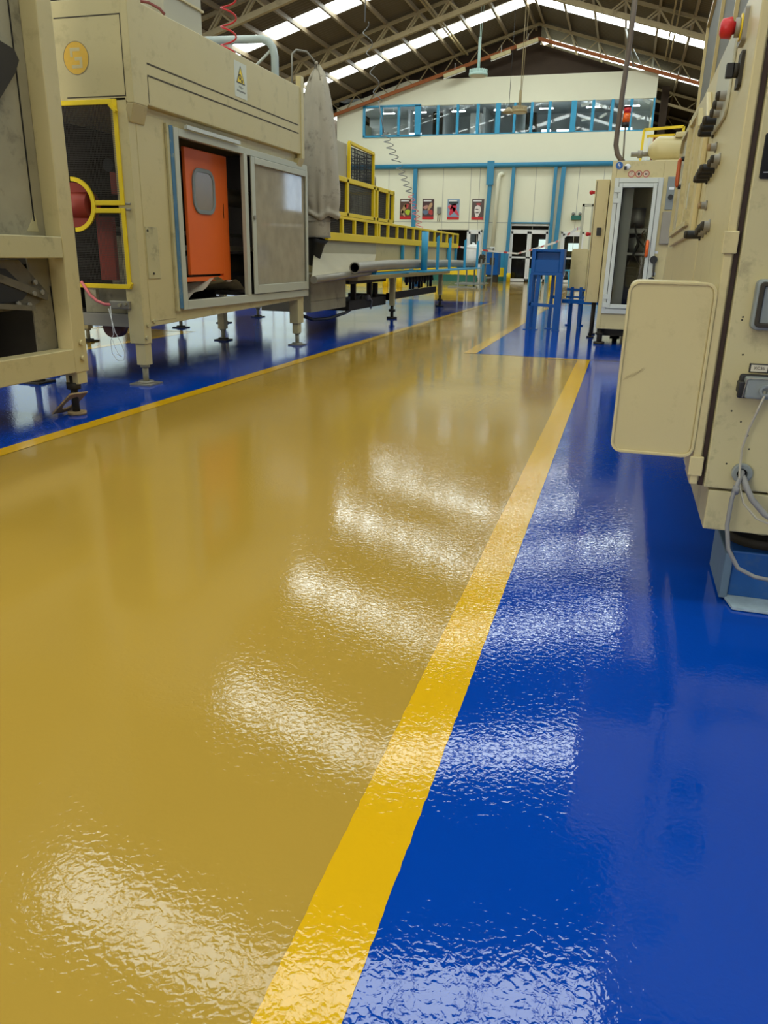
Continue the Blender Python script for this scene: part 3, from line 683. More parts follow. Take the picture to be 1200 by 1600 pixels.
# blue stand under the cabinet
t = thing('support_stand', (.52, 2.6, 0), 'small blue steel stand with a front flange under the right cabinet', 'stand')
g = G(); g.prism([(.42, 2.52, .012), (.425, 2.52, .17), (.62, 2.52, .17), (.63, 2.52, .012)], (0, .26, 0)); mk('pedestal', g, mat('stand_blue', (.008, .07, .24), rough=.5, var=.3, vscale=12, dirt='5f6a70', dirt_amt=.5, dscale=14), t, bevel=.006)
g = G(); g.box(.405, .43, 2.50, 2.80, .010, .165); mk('side_cheek', g, mat('stand_greyblue', (.10, .15, .19), rough=.5, var=.2, vscale=14), t, bevel=.004)
g = G(); g.prism([(.44, 2.43, .004), (.60, 2.43, .004), (.63, 2.52, .008), (.42, 2.52, .008)], (0, 0, .008)); mk('foot_flange', g, mat('worn_flange', (.34, .42, .44), rough=.5, var=.3, vscale=30), t)
g = G(); g.cyl((.52, 2.65, .17), (.52, 2.65, .20), .095, 24); mk('top_disc', g, M['dsteel'], t)
g = G(); g.cyl((.52, 2.65, .20), (.52, 2.65, .256), .035, 14); mk('jack_screw', g, M['steel'], t)

# ------------------------------------------------------------------ far right: glazed door cabinet
DY = 10.4
t = thing('test_cabinet', (.3, 10.8, 0), 'cream machine cabinet with tall aluminium framed glass door, beyond the right machine', 'cabinet')
g = G(); X0, X1 = -.29, 1.25
g.box(X0, -.235, DY, DY+1.4, .2, 2.165); g.box(.305, X1, DY, DY+1.4, .2, 2.165); g.box(-.235, .305, DY, DY+1.4, 1.96, 2.165); g.box(-.235, .305, DY, DY+1.4, .2, .41)
g.box(-.235, .305, DY+1.3, DY+1.4, .41, 1.96)
mk('body', g, M['cream'], t, bevel=.006)
g = G()
g.fr('y', -.245, .312, .395, 1.975, .05, .057, .06, .055, DY-.03, DY+.02)
fr = mk('door_frame', g, M['alu2'], t, bevel=.004)
g = G()
g.fr('y', -.19, .25, .46, 1.915, .045, .045, .05, .05, DY-.045, DY)
dd = mk('glass_door', g, M['alu2'], t, bevel=.004)
g = G(); g.box(-.15, .21, DY-.025, DY-.019, .5, 1.88); mk('glass_pane', g, M['glass'], dd)
g = G(); g.tube([(.215, DY-.045, 1.09), (.215, DY-.085, 1.10), (.215, DY-.09, 1.15), (.215, DY-.085, 1.25), (.215, DY-.045, 1.26)], .02, 8); mk('door_handle', g, M['orange'], dd, label='orange moulded handle')
for z in (.50, .60, 1.72, 1.84):
    g = G(); g.box(-.235, -.165, DY-.05, DY-.028, z-.03, z+.03); mk('hinge', g, M['alu2'], dd, bevel=.003)
# inside
g = G(); g.box(-.234, -.228, DY+.03, DY+1.29, .41, 1.955); g.box(.298, .304, DY+.03, DY+1.29, .41, 1.955); g.box(-.228, .298, DY+1.28, DY+1.295, .41, 1.955); mk('shade_liner', g, M['dark'], t)  # dark sheets added so the cabinet interior looks shaded
g = G(); g.box(-.02, .29, DY+.9, DY+.94, 1.45, 1.95); mk('inner_panel', g, M['cream'], t)
g = G(); g.box(-.14, -.05, DY+.2, DY+.28, .42, 1.9); g.box(-.05, -.01, DY+.25, DY+.3, .42, 1.95); mk('inner_post', g, M['gsteel'], t)
g = G(); g.cyl((-.02, DY+.5, 1.55), (.16, DY+.5, 1.55), .12, 20); g.box(-.02, .2, DY+.4, DY+.6, 1.36, 1.42); g.cyl((.0, DY+.5, 1.2), (.18, DY+.5, 1.25), .10, 18); g.box(-.1, .28, DY+.35, DY+.6, 1.1, 1.13); mk('gearbox', g, M['gsteel'], t)
g = G()
random.seed(5)
for i in range(9):
    y = DY+.3+random.uniform(0,.4); x = random.uniform(-.1,.2); z = random.uniform(1.1,1.5)
    g.tube([(x,y,z),(x+random.uniform(-.1,.1),y-.05,z-.12),(x+random.uniform(-.1,.1),y,z-.26),(x+random.uniform(-.05,.1),y+.02,z-.5)], .012, 7)
g.cyl((-.1, DY+.4, .75), (.22, DY+.5, 1.0), .03, 10)
mk('hoses', g, M['dsteel'], t)
g = G(); g.box(-.2, .26, DY+.4, DY+.9, .42, .95); g.cyl((.03, DY+.4, .7), (.03, DY+.35, .7), .16, 24); mk('drive_housing', g, M['dsteel'], t, bevel=.02)
# right-hand controls
g = G(); g.box(.36, .50, DY-.02, DY, 1.62, 1.985); a = mk('control_plate', g, M['plastgrey'], t, bevel=.004)
g = G(); g.cyl((.41, DY-.02, 1.76), (.41, DY-.06, 1.76), .028, 16); mk('knob', g, M['black'], a)
g = G(); g.box(.385, .44, DY-.024, DY-.02, 1.84, 1.87); mk('label_card', g, M['white'], a)
g = G(); g.box(.345, .46, DY-.05, DY, 1.23, 1.60); mk('junction_box', g, M['gsteel'], t, bevel=.008)
for z in (1.05, .80):
    g = G(); g.cyl((.31, DY, z), (.31, DY-.05, z), .045, 18); g.beam((.32, DY-.05, z), (.30 if z < .9 else .33, DY-.06, z-.2), .03, .02); mk('rotary_handle', g, M['black'], t)
    g = G(); g.box(.28, .35, DY-.004, DY, z+.07, z+.10); mk('handle_label', g, M['white'], t)
# sticker row
g = G(); g.cyl((-.212, DY-.003, 2.113), (-.212, DY, 2.113), .042, 24); st = mk('round_sticker', g, mat('sticker_blue', (.01, .10, .33), rough=.4), t, label='round blue mandatory sign sticker')
g = G(); g.tube([(-.218, DY-.006, 2.135), (-.222, DY-.006, 2.115), (-.205, DY-.006, 2.108), (-.212, DY-.006, 2.09)], .006, 6); mk('sticker_symbol', g, M['white'], st)
g = G(); g.ball((-.115, DY-.008, 2.10), .035, 1, .3, .9); g.box(-.155, -.125, DY-.02, DY, 2.065, 2.105, 1); mk('white_cap', g, [M['white'], M['black']], t)
for i, x in enumerate((-.062, .022, .105)):
    g = G(); g.cyl((x, DY-.002, 2.018), (x, DY, 2.018), .037, 24); s1 = mk('prohibition_sticker', g, mat('sticker_pale', (.62, .5, .35), rough=.4), t, label='round red ringed prohibition sticker')
    g = G(); g.ring((x, DY-.002, 2.018), (0,-1,0), .031, .039, .002, 24); g.beam((x-.022, DY-.004, 2.04), (x+.022, DY-.004, 1.996), .001, .006, up=(0,1,0)); mk('red_ring', g, mat('ring_red', (.4, .05, .04), rough=.4), s1)
    g = G()
    if i == 0: g.beam((x-.008, DY-.005, 2.0), (x, DY-.005, 2.035), .001, .006, up=(0,1,0)); g.ball((x+.003, DY-.004, 2.038), .006, 1, .2, 1, 8)
    elif i == 1: g.ball((x, DY-.004, 2.018), .014, 1, .15, 1.1, 10); g.beam((x, DY-.005, 2.02), (x, DY-.005, 2.042), .001, .01, up=(0,1,0))
    else: g.ball((x-.004, DY-.004, 2.016), .012, 1, .15, .7, 10); g.beam((x, DY-.005, 2.02), (x+.018, DY-.005, 2.028), .001, .006, up=(0,1,0))
    mk('pictogram', g, M['black'], s1)
# feet
for x, y in ((-.235, 10.5), (-.05, 11.6), (1.1, 10.5)):
    g = G(); g.cyl((x, y, .03), (x, y, .2), .035, 12); g.cyl((x, y, 0.002), (x, y, .03), .07, 18); g.cyl((x, y, .12), (x, y, .145), .055, 6); mk('levelling_foot', g, M['dsteel'], t)
g = G(); g.box(-.28, 1.2, 10.6, 11.7, .10, .2); mk('base_frame', g, M['dsteel'], t)
# narrow cabinet left of it
t = thing('side_cabinet', (-.4, 11.2, 0), 'narrow cream cabinet with a black latch left of the glass door cabinet', 'cabinet')
NY = 11.2
def ny(v): return v*NY/10.4
g = G(); g.box(ny(-.465), ny(-.30), NY, NY+.7, .48, 2.03); mk('body', g, M['cream'], t, bevel=.006)
g = G(); g.box(ny(-.452), ny(-.446), NY-.003, NY+.01, .5, 2.01); mk('door_gap', g, M['black'], t)
g = G(); g.box(ny(-.40), ny(-.345), NY-.03, NY, 1.34, 1.44); mk('latch', g, M['black'], t, bevel=.004)
for y in (NY+.12, NY+.6):
    g = G(); g.cyl((-.38, y, .02), (-.38, y, .48), .022, 10); g.cyl((-.38, y, .002), (-.38, y, .02), .05, 14); mk('levelling_foot', g, M['dsteel'], t)
g = G(); g.cyl((ny(-.465), NY+.1, 1.88), (ny(-.50), NY+.1, 1.88), .02, 10); g.ball((ny(-.51), NY+.1, 1.88), .028); mk('stop_button', g, M['red'], t)
g = G(); g.cyl((ny(-.465), NY+.1, 1.36), (ny(-.50), NY+.1, 1.36), .02, 10); g.ball((ny(-.51), NY+.1, 1.36), .028); mk('indicator', g, M['red'], t)
# lower box with frame
t = thing('low_guard_box', (-.65, 12.5, 0), 'low cream box with rounded corner and an aluminium frame standing on top', 'box')
LY = 13.0
def ly(v): return v*LY/10.4
g = G(); g.rbox('y', ly(-.675), ly(-.47), .545, 1.19, LY, LY+.5, .04); mk('body', g, M['cream'], t, bevel=.006)
for x in (ly(-.65), ly(-.5)):
    g = G(); g.cyl((x, LY+.25, .02), (x, LY+.25, .545), .02, 10); g.cyl((x, LY+.25, .002), (x, LY+.25, .02), .05, 14); mk('leg', g, M['bcart'], t)
g = G(); g.box(ly(-.605), ly(-.575), LY+.1, LY+.14, 1.19, 1.85); g.box(ly(-.605), ly(-.46), LY+.1, LY+.14, 1.81, 1.85); g.box(ly(-.49), ly(-.46), LY+.1, LY+.14, 1.19, 1.85); mk('guard_frame', g, M['alu'], t, bevel=.003)
# motor, spring guard, pipes on top of the cabinet
t = thing('electric_motor', (.45, 10.9, 2.3), 'cream cylindrical motor lying on top of the glass door cabinet', 'motor')
g = G(); g.tube([(.10, 11, 2.345), (.15, 11, 2.345), (.19, 11, 2.345), (.22, 11, 2.345), (.62, 11, 2.345)], .15, 28, rs=[.05, .10, .14, .155, .155]); mk('casing', g, M['cream'], t)
g = G(); g.cyl((-.10, 11, 2.30), (.12, 11, 2.30), .028, 12); g.cyl((-.02, 11, 2.30), (.04, 11, 2.30), .045, 12); mk('drive_shaft', g, M['gsteel'], t)
g = G(); g.box(.40, .52, 10.86, 10.95, 2.47, 2.53); mk('terminal_cover', g, M['cream'], t, bevel=.01)
g = G(); g.box(.2, .6, 10.85, 11.15, 2.165, 2.22); mk('mount', g, M['cream'], t)
t = thing('spring_guard', (.25, 12.6, 2.2), 'yellow framed guard with vertical rods behind the motor', 'guard')
g = G()
for a, b in (((.02, 12.6, 2.28), (.03, 12.6, 2.80)), ((.03, 12.6, 2.80), (.56, 12.6, 2.83)), ((.56, 12.6, 2.83), (.54, 12.6, 2.2)), ((.02, 12.6, 2.28), (.54, 12.6, 2.28)), ((.08, 12.8, 2.74), (.46, 12.8, 2.75)), ((.46, 12.8, 2.75), (.46, 12.8, 2.2))): g.beam(a, b, .035, .035, up=(0,1,0))
g.box(.03, .55, 12.5, 13.4, 1.0, 2.2, 1); g.box(.03, .55, 12.5, 13.4, 0.0, 1.0, 1)
mk('guard_frame', g, [M['yframe'], M['cream']], t)
for i in range(12):
    x = .16 + i*.028; g = G(); g.cyl((x, 12.75, 2.2), (x+.015, 12.75, 2.72), .008, 6); mk('rod', g, M['rust'], t)
g = G(); g.beam((.08, 12.62, 2.24), (.12, 12.62, 2.7), .02, .07, up=(0,1,0)); mk('white_strap', g, M['white'], t)
t = thing('conduit_drop', (-.23, 10.6, 2.2), 'brown vertical conduit curving into the glass door cabinet, rising to the roof', 'pipe')
g = G(); g.tube([(-.175, 10.6, 2.17), (-.21, 10.6, 2.20), (-.255, 10.6, 2.26), (-.283, 10.6, 2.36), (-.283, 10.6, 2.50), (-.270, 10.6, 2.9), (-.246, 10.6, 3.5), (-.235, 10.6, 4.3)], .03, 12); mk('lower_bend', g, mat('conduit_brown', (.12, .085, .055), rough=.5), t)
g = G(); g.cyl((-.270, 10.6, 2.85), (-.15, 10.6, roofz(-.15)-.02), .024, 12); mk('riser', g, M['gsteel'], t)
g = G(); g.tube([(-.18, 10.58, 2.20), (-.195, 10.58, 2.5), (-.19, 10.58, 2.72)], .010, 8); mk('thin_tube', g, M['gsteel'], t)
t = thing('signal_beacon', (-.19, 10.6, 2.6), 'amber and red signal beacon clipped to the vertical conduit', 'lamp')
g = G(); g.cyl((-.195, 10.57, 2.60), (-.19, 10.57, 2.70), .042, 18); mk('lens', g, M['amber'], t)
g = G(); g.cyl((-.19, 10.57, 2.70), (-.19, 10.57, 2.76), .042, 18); mk('red_lens', g, M['red'], t)
g = G(); g.cyl((-.196, 10.57, 2.55), (-.195, 10.57, 2.60), .044, 18); g.cyl((-.19, 10.57, 2.76), (-.19, 10.57, 2.775), .044, 18); mk('beacon_base', g, M['black'], t)

# ------------------------------------------------------------------ blue stand in the aisle
t = thing('blue_hopper_stand', (-1.15, 12.3, 0), 'blue steel stand with a recessed tray box on tall square legs', 'stand')
g = G()
g.box(-1.36, -.89, 12.10, 12.5, .80, .84); g.box(-1.36, -.89, 12.46, 12.5, .84, 1.17); g.box(-1.36, -1.30, 12.10, 12.46, .84, 1.17); g.box(-.95, -.89, 12.10, 12.46, .84, 1.17)
g.box(-1.30, -.95, 12.10, 12.13, .84, 1.02); g.box(-1.30, -.95, 12.10, 12.46, 1.13, 1.17); g.box(-1.30, -.95, 12.2, 12.24, .98, 1.13)
mk('tray_box', g, M['bcart'], t, bevel=.005)
for x, y, wd, xt in ((-1.35, 12.12, .05, -1.345), (-1.255, 12.14, .055, -1.24), (-.925, 12.12, .10, -.93), (-1.34, 12.46, .05, -1.34), (-1.06, 12.46, .05, -1.05)):
    g = G(); g.beam((x, y, .0), (xt, y, .81), wd, wd*.8, up=(0,1,0)); g.box(x-.06, x+.06, y-.05, y+.05, 0, .01); mk('leg', g, M['bcart'], t)
for a, b in (((-1.35, 12.12, .38), (-.93, 12.12, .36)), ((-1.06, 12.46, .48), (-.93, 12.3, .48))):
    g = G(); g.beam(a, b, .04, .045); mk('cross_bar', g, M['bcart'], t)
t = thing('blue_rail_trolley', (-.6, 12.6, 0), 'low blue rail frame reaching right from the blue stand', 'trolley')
g = G(); g.beam((-.87, 12.3, .43), (-.25, 12.1, .43), .05, .06); g.beam((-.86, 12.8, .47), (-.3, 12.8, .47), .04, .03); g.beam((-.86, 12.85, .585), (-.5, 12.85, .575), .04, .035); mk('rail', g, M['bcart'], t)
for x in (-.76, -.63):
    g = G(); g.beam((x, 12.8, 0), (x-.01, 12.8, .62), .045, .045, up=(0,1,0)); mk('upright', g, M['bcart'], t)
for x in (-.76, -.63):
    g = G(); g.beam((x, 12.2, .41), (x, 12.85, .44), .03, .03); mk('tie_bar', g, M['bcart'], t)

# ------------------------------------------------------------------ left foreground: hopper machine
t = thing('hopper_machine', (-3.7, 3.6, 0), 'grimy cream framed machine at the left edge with scuffed grey panels', 'machine')
FX = -3.34
g = G(); g.box(FX-.12, FX, 4.2055, 4.335, .28, 3.2); mk('corner_post', g, M['cream'], t, bevel=.006)
g = G(); g.box(FX-.115, FX-.001, 2.2, 4.205, .285, .435); mk('lower_beam', g, M['cream'], t, bevel=.006)
g = G(); g.box(FX-.09, FX+.01, 2.2, 4.19, .99, 1.115); mk('upper_beam', g, M['cream2'], t, bevel=.006)
g = G(); g.box(FX-.13, FX-.12, 2.2, 4.33, 1.05, 3.2); sp_ = mk('side_panel', g, M['steel'], t)
g = G(); g.box(FX-.135, FX-.125, 4.03, 4.33, .43, 1.045); mk('lower_panel', g, mat('lower_grime', (.22, .19, .12), rough=.5, var=.4, vscale=5, dirt='221b10', dirt_amt=.9, dscale=5), t)
g = G(); g.beam((FX-.117, 4.12, 1.2), (FX-.117, 4.12, 3.1), .006, .006); g.beam((FX-.122, 4.22, .46), (FX-.122, 4.20, .82), .006, .005); mk('panel_seam', g, M['black'], sp_)
g = G(); g.prism([(FX-.118, 4.05, 1.14), (FX-.118, 4.15, 1.14), (FX-.118, 4.135, 1.25)], (-.002, 0, 0)); mk('grime_patch', g, M['cream2'], sp_)
g = G(); g.box(-4.15, -4.1, 2.2, 4.3, .28, 3.2); g.box(-4.1, FX-.137, 4.28, 4.31, .30, 3.2); g.box(-4.1, FX-.14, 2.2, 4.2, .28, .30); mk('rear_panel', g, M['steel'], t)
g = G(); g.prism([(-3.46, 3.2, 2.55), (-3.46, 3.9, 2.13), (-3.46, 4.07, 2.10), (-3.46, 4.10, 2.05), (-3.46, 4.06, 1.98), (-3.46, 3.7, 1.6), (-3.46, 3.2, 1.5)], (.05, 0, 0)); mk('chute_plate', g, M['dsteel'], t, bevel=.004)
g = G(); g.prism([(-3.44, 3.3, .98), (-3.44, 3.93, .98), (-3.44, 4.16, .775), (-3.44, 4.0, .70), (-3.44, 3.4, .68)], (-.12, 0, 0)); gb = mk('bracket', g, M['grime'], t, bevel=.004)
g = G(); g.prism([(-3.425, 3.4, .95), (-3.425, 3.80, .93), (-3.425, 3.97, .80), (-3.425, 3.9, .75), (-3.425, 3.4, .72)], (-.01, 0, 0)); mk('bracket_opening', g, M['black'], gb)
g = G(); g.beam((-3.43, 3.55, .94), (-3.43, 4.12, .76), .02, .045, up=(0,0,1)); g.beam((-3.42, 3.55, .74), (-3.42, 3.98, .70), .03, .03); mk('bracket_rib', g, M['grime'], gb)
g = G()
for y, z in ((4.02, .85), (4.07, .79), (4.0, .785), (3.95, .72), (3.86, .73)): bolt(g, (-3.43, y, z), (1,0,0), .016, .018)
mk('bolt_heads', g, M['gsteel'], gb)
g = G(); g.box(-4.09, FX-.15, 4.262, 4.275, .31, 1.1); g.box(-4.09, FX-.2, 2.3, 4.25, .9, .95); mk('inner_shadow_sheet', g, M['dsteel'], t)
for z in (.47, .37):
    g = G(); bolt(g, (FX, 4.275, z), (1,0,0), .018, .02); mk('hex_bolt', g, M['cream'], t)
def foot(parent, x, y, ztop, cream_to, plate=.075, tilt=False, w=.05, m='steel', zs=.20):
    g = G(); g.box(x-w, x+w, y-w, y+w, cream_to, ztop); lg = mk('leg', g, M['cream'], parent, bevel=.004)
    g = G(); g.cyl((x, y, .02), (x, y, cream_to), .024, 12); mk('jack_screw', g, M['steel'], lg)
    g = G(); g.cyl((x, y, cream_to-.02), (x, y, cream_to), .042, 6); mk('lock_nut', g, M['steel'], lg)
    g = G(); g.cyl((x, y, .012), (x, y, .030), .062, 20)
    if not tilt: g.box(x-plate, x+plate, y-plate, y+plate, .002, .014)
    mk('foot_plate', g, M[m], lg)
g = G(); g.box(FX-.10, FX-.005, 4.22, 4.315, .205, .285); mk('leg', g, M['cream'], t, bevel=.004)
g = G(); g.cyl((FX-.06, 4.24, .17), (FX-.06, 4.24, .215), .045, 8); g.cyl((FX-.06, 4.24, .02), (FX-.06, 4.24, .26), .024, 12); mk('jack_screw', g, M['dsteel'], t)
g = G(); g.cyl((FX-.055, 4.24, .002), (FX-.055, 4.24, .022), .06, 24); mk('foot_disc', g, M['rustplate'], t)
g = G(); g.box(-4.45, -4.35, 3.0, 5.25, .30, .38); 
foot(t, -4.52, 5.2, .5, .26, .10, m='dsteel')
mk('rear_rail', g, M['dsteel'], t)
# tilted loose plate leaning round the screw
t2 = thing('loose_foot_plate', (FX-.07, 4.22, 0), 'rusty square plate with a round hole tilted around the left machine foot', 'plate')
g = G(); s = .098; n = 24; outer = []; inner = []
for i in range(n):
    a = 2*math.pi*i/n + math.pi/4; c_, s_ = math.cos(a), math.sin(a); q = s/max(abs(c_), abs(s_))
    outer.append((c_*q, s_*q)); inner.append((c_*.062, s_*.062))
rot = Matrix.Rotation(math.radians(-44), 3, 'Y') @ Matrix.Rotation(math.radians(6), 3, 'Z')
vs = []
for (ox, oy), (ix, iy) in zip(outer, inner):
    vs.append([g.bm.verts.new(rot @ Vector(p) + Vector((FX-.07, 4.20, .085))) for p in ((ox, oy, -.006), (ix, iy, -.006), (ix, iy, .006), (ox, oy, .006))])
for i in range(n):
    A = vs[i]; B = vs[(i+1) % n]
    for j in range(4): g.bm.faces.new((A[j], A[(j+1) % 4], B[(j+1) % 4], B[j]))
mk('plate', g, M['rustplate'], t2, bevel=.002)

# ------------------------------------------------------------------ left: enclosure with sliding window
t = thing('enclosed_machine', (-4.2, 7.0, 0), 'cream enclosed machine with sliding window and orange inner door on the left', 'machine')
EY0, EY1, EX, HXL = 5.42, 8.72, -3.62, -3.56
# frame: corner posts, base beams
g = G(); g.box(EX-.14, EX, EY0, EY0+.10, .33, 2.10); mk('corner_post', g, M['cream'], t, bevel=.005)
g = G()
for y, z in ((EY0+.05, .475), (EY0+.14, .50), (EY0+.02, .38)): bolt(g, (EX, y, z), (1,0,0), .017, .014)
mk('bolt_heads', g, M['cream2'], t)
g = G(); g.box(EX-.02, EX+.003, EY0+.10, 5.90, .50, 2.02); lp = mk('left_panel', g, M['cream'], t, bevel=.003)
g = G(); g.box(EX+.003, EX+.009, 5.53, 5.70, .83, 1.22); c = mk('patch_plate', g, M['cream2'], lp, bevel=.002)
g = G()
for y, z in ((5.555, 1.19), (5.60, .87)): bolt(g, (EX+.008, y, z), (1,0,0), .010, .006)
mk('screw_heads', g, M['dsteel'], c)
g = G(); g.prism([(EX-.12, EY0+.1, .46), (EX-.12, EY1, .535), (EX-.12, EY1, .62), (EX-.12, EY0+.1, .57)], (.12, 0, 0)); mk('base_beam', g, M['cream'], t, bevel=.004)
g = G(); g.box(EX-1.15, EX-.15, EY0+.02, EY0+.06, .455, .555); mk('front_channel', g, M['gsteel'], t, bevel=.004)
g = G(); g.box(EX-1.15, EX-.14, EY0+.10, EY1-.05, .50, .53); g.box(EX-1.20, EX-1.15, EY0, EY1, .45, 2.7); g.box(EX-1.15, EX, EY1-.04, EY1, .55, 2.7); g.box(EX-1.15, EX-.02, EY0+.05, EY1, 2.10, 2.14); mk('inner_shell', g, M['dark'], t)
g = G(); g.box(EX-.6, EX-.16, EY0+.10, EY0+.14, .555, .76); mk('recess_plate', g, M['steel'], t)
# hood
g = G(); g.box(EX-1.25, HXL, EY0, 8.62, 2.075, 2.735); hd = mk('hood', g, M['cream'], t, bevel=.006)
g = G()
for z in (2.355, 2.275): g.box(HXL-.002, HXL+.0015, 5.63, 8.50, z-.006, z+.006)
g.box(HXL-.002, HXL+.0015, 5.625, 5.632, 2.09, 2.275); g.box(EX-.55, HXL-.056, EY0-.0015, EY0+.001, 2.62, 2.628); g.box(HXL-.062, HXL-.056, EY0-.0015, EY0+.001, 2.112, 2.6195); g.box(EX-.5, HXL-.056, EY0-.0015, EY0+.001, 2.104, 2.1115)
mk('panel_seam', g, mat('seam_dark', (.07, .055, .03), rough=.8), hd)
g = G(); g.box(HXL-.045, HXL+.012, EY0-.012, EY0+.17, 2.06, 2.75); g.prism([(HXL-.05, EY0-.012, 2.0595), (HXL+.012, EY0-.012, 2.0595), (HXL+.012, EY0+.17, 2.0595), (HXL-.05, EY0+.17, 2.0595)], (-.06, .03, -.12)); mk('corner_trim', g, M['cream'], hd, bevel=.005)
g = G(); g.box(HXL-.05, HXL+.012, 8.56, 8.64, 2.03, 2.84); g.prism([(HXL-.06, 8.50, 2.03), (HXL+.012, 8.50, 2.03), (HXL+.012, 8.64, 2.03), (HXL-.06, 8.64, 2.03)], (-.06, .0, -.12)); mk('far_trim', g, M['cream'], hd, bevel=.005)
g = G(); g.box(EX-.02, EX, EY0+.1, EY1, 1.98, 2.08); mk('lintel_panel', g, M['cream'], t)
g = G(); g.box(EX-.02, EX+.003, EY1-.01-.04, EY1, .5, 2.08); mk('far_post', g, M['cream'], t, bevel=.004)
# warning sign on hood (faces +X)
sy, sz = 7.15, 2.50
g = G(); g.box(HXL, HXL+.002, sy-.115, sy+.13, 2.385, 2.675); ws = mk('warning_sign', g, mat('sign_white', (.62, .62, .48), rough=.4), hd, bevel=.0008, label='white warning sign with yellow triangle')
def tri(g, cy, cz, r, x0, dx): g.prism([(x0, cy + r*math.cos(a), cz + r*math.sin(a)) for a in (math.pi/2, math.pi*7/6, math.pi*11/6)], (dx, 0, 0))
g = G(); tri(g, sy+.005, 2.55, .098, HXL+.002, .001); mk('triangle_border', g, M['black'], ws)
g = G(); tri(g, sy+.005, 2.55, .080, HXL+.003, .001); mk('triangle', g, M['yframe'], ws)
g = G(); g.ring((HXL+.004, sy-.01, 2.555), (1,0,0), .012, .024, .001, 18); g.ring((HXL+.004, sy+.028, 2.525), (1,0,0), .008, .016, .001, 16); g.cyl((HXL+.004, sy+.028, 2.525), (HXL+.005, sy+.028, 2.525), .008, 10); mk('gear_symbol', g, M['black'], ws)
tm = mat('sign_ink', (.16, .16, .14), rough=.6)
text('sign_text', 'Peligro', .030, facing('x', (HXL+.0025, sy+.01, 2.472)), tm, ws)
text('sign_text', 'Atrapamiento', .030, facing('x', (HXL+.0025, sy+.01, 2.440)), tm, ws)
# orange sprayed round emblem on the end panel
lx, lz, lr = -4.01, 2.365, .105
g = G(); g.cyl((lx, EY0-.0015, lz), (lx, EY0, lz), lr, 40); em = mk('round_emblem', g, M['logo'], hd, label='orange round stencilled emblem')
g = G(); y0, y1 = EY0-.0025, EY0-.0015; w_ = .017
S_ = [(-.048,.066),(.036,.066),(.036,.044),(-.026,.044),(-.026,.006),(.050,.006),(.050,-.066),(-.042,-.066),(-.042,-.044),(.028,-.044),(.028,-.016),(-.048,-.016)]
for q in ([S_[0], S_[1], S_[2], S_[3], (-.048,.044)], [(-.048,.0435), (-.0262,.0435), (-.0262,.0065), (-.048,.0065)], [(-.048,.006), (.050,.006), (.050,-.016), (-.048,-.016)][:4], [(.028,-.0165), (.050,-.0165), (.050,-.0435), (.028,-.0435)], [(-.042,-.044), (.050,-.044), (.050,-.066), (-.042,-.066)]):
    if q[0] == (-.048,.006): q = [(-.012,.006), (.050,.006), (.050,-.016), (-.012,-.016)]
    g.prism([(lx+u, y0, lz+v) for u, v in q], (0, .001, 0))
mk('emblem_cutout', g, M['cream'], em)
g = G(); g.ring((lx, EY0-.001, lz), (0,-1,0), lr, lr+.004, .002, 40); mk('emblem_edge', g, mat('edge_tan', (.30, .24, .12), rough=.6), em)
# end doors with wire mesh
def mesh_door(z0, z1, arc, nm='guard_door'):
    x0, x1 = -4.35, -3.70; y = EY0-.01; b = .035
    g = G(); g.box(x0, x1-b, y, y+.02, z1-b, z1) if not arc == 'low' else g.box(-3.98, x1-b, y, y+.02, z1-b, z1)
    g.box(x1-b, x1, y, y+.02, z0, z1)
    if arc == 'low': g.box(x0, x1-b, y, y+.02, z0, z0+b)
    else: g.box(-3.98, x1-b, y, y+.02, z0, z0+b)
    d = mk(nm, g, M['yframe'], t, bevel=.003)
    cx, cz, r = -4.16, 1.37, .20
    g = G(); a0, a1 = (0, 1) 
    if arc == 'low': g.ring((cx, y, cz), (0,1,0), r-.03, r, .02, 20, 0, math.pi/2 if False else 0, 0.001) if False else None
    zc = cz
    n = 18; pr = None
    for i in range(n+1):
        a = (math.pi/2)*i/n if arc == 'up' else -(math.pi/2)*i/n
        p = (cx + math.cos(a)*r, zc + math.sin(a)*r); q = (cx + math.cos(a)*(r-.032), zc + math.sin(a)*(r-.032))
        cur = [g.bm.verts.new(v) for v in ((p[0], y-.003, p[1]), (q[0], y-.003, q[1]), (q[0], y+.015, q[1]), (p[0], y+.015, p[1]))]
        if pr:
            for j in range(4): g.bm.faces.new((pr[j], pr[(j+1) % 4], cur[(j+1) % 4], cur[j]))
        pr = cur
    mk('arc_rim', g, M['yframe'], d)
    g = G(); p = .0125; wr = .0011
    xx = x0
    while xx < x1-b:
        za, zb = z0+.01, z1-.01
        if abs(xx-cx) < r:
            hh = math.sqrt(r*r-(xx-cx)**2)
            if arc == 'up': za = max(za, zc+hh)
            else: zb = min(zb, zc-hh)
        g.box(xx-wr, xx+wr, y+.009, y+.011, za, zb); xx += p
    zz = z0+.01
    while zz < z1-.01:
        xa = x0
        if abs(zz-zc) < r: xa = cx + math.sqrt(r*r-(zz-zc)**2)
        g.box(xa, x1-b, y+.0075, y+.0095, zz-wr, zz+wr); zz += p
    mk('wire_mesh', g, mat('mesh_wire', (.06, .05, .035), rough=.5), d)
    return d
d1 = mesh_door(1.365, 2.09, 'up'); d2 = mesh_door(.752, 1.345, 'low')
g = G(); g.beam((-3.74, EY0-.03, 2.05), (-3.69, EY0-.03, 2.00), .02, .03, up=(0,1,0)); mk('latch', g, M['yframe'], d1)
g = G(); g.beam((-3.70, EY0-.03, .765), (-3.68, EY0-.03, .80), .02, .03, up=(0,1,0)); mk('latch', g, M['yframe'], d2)
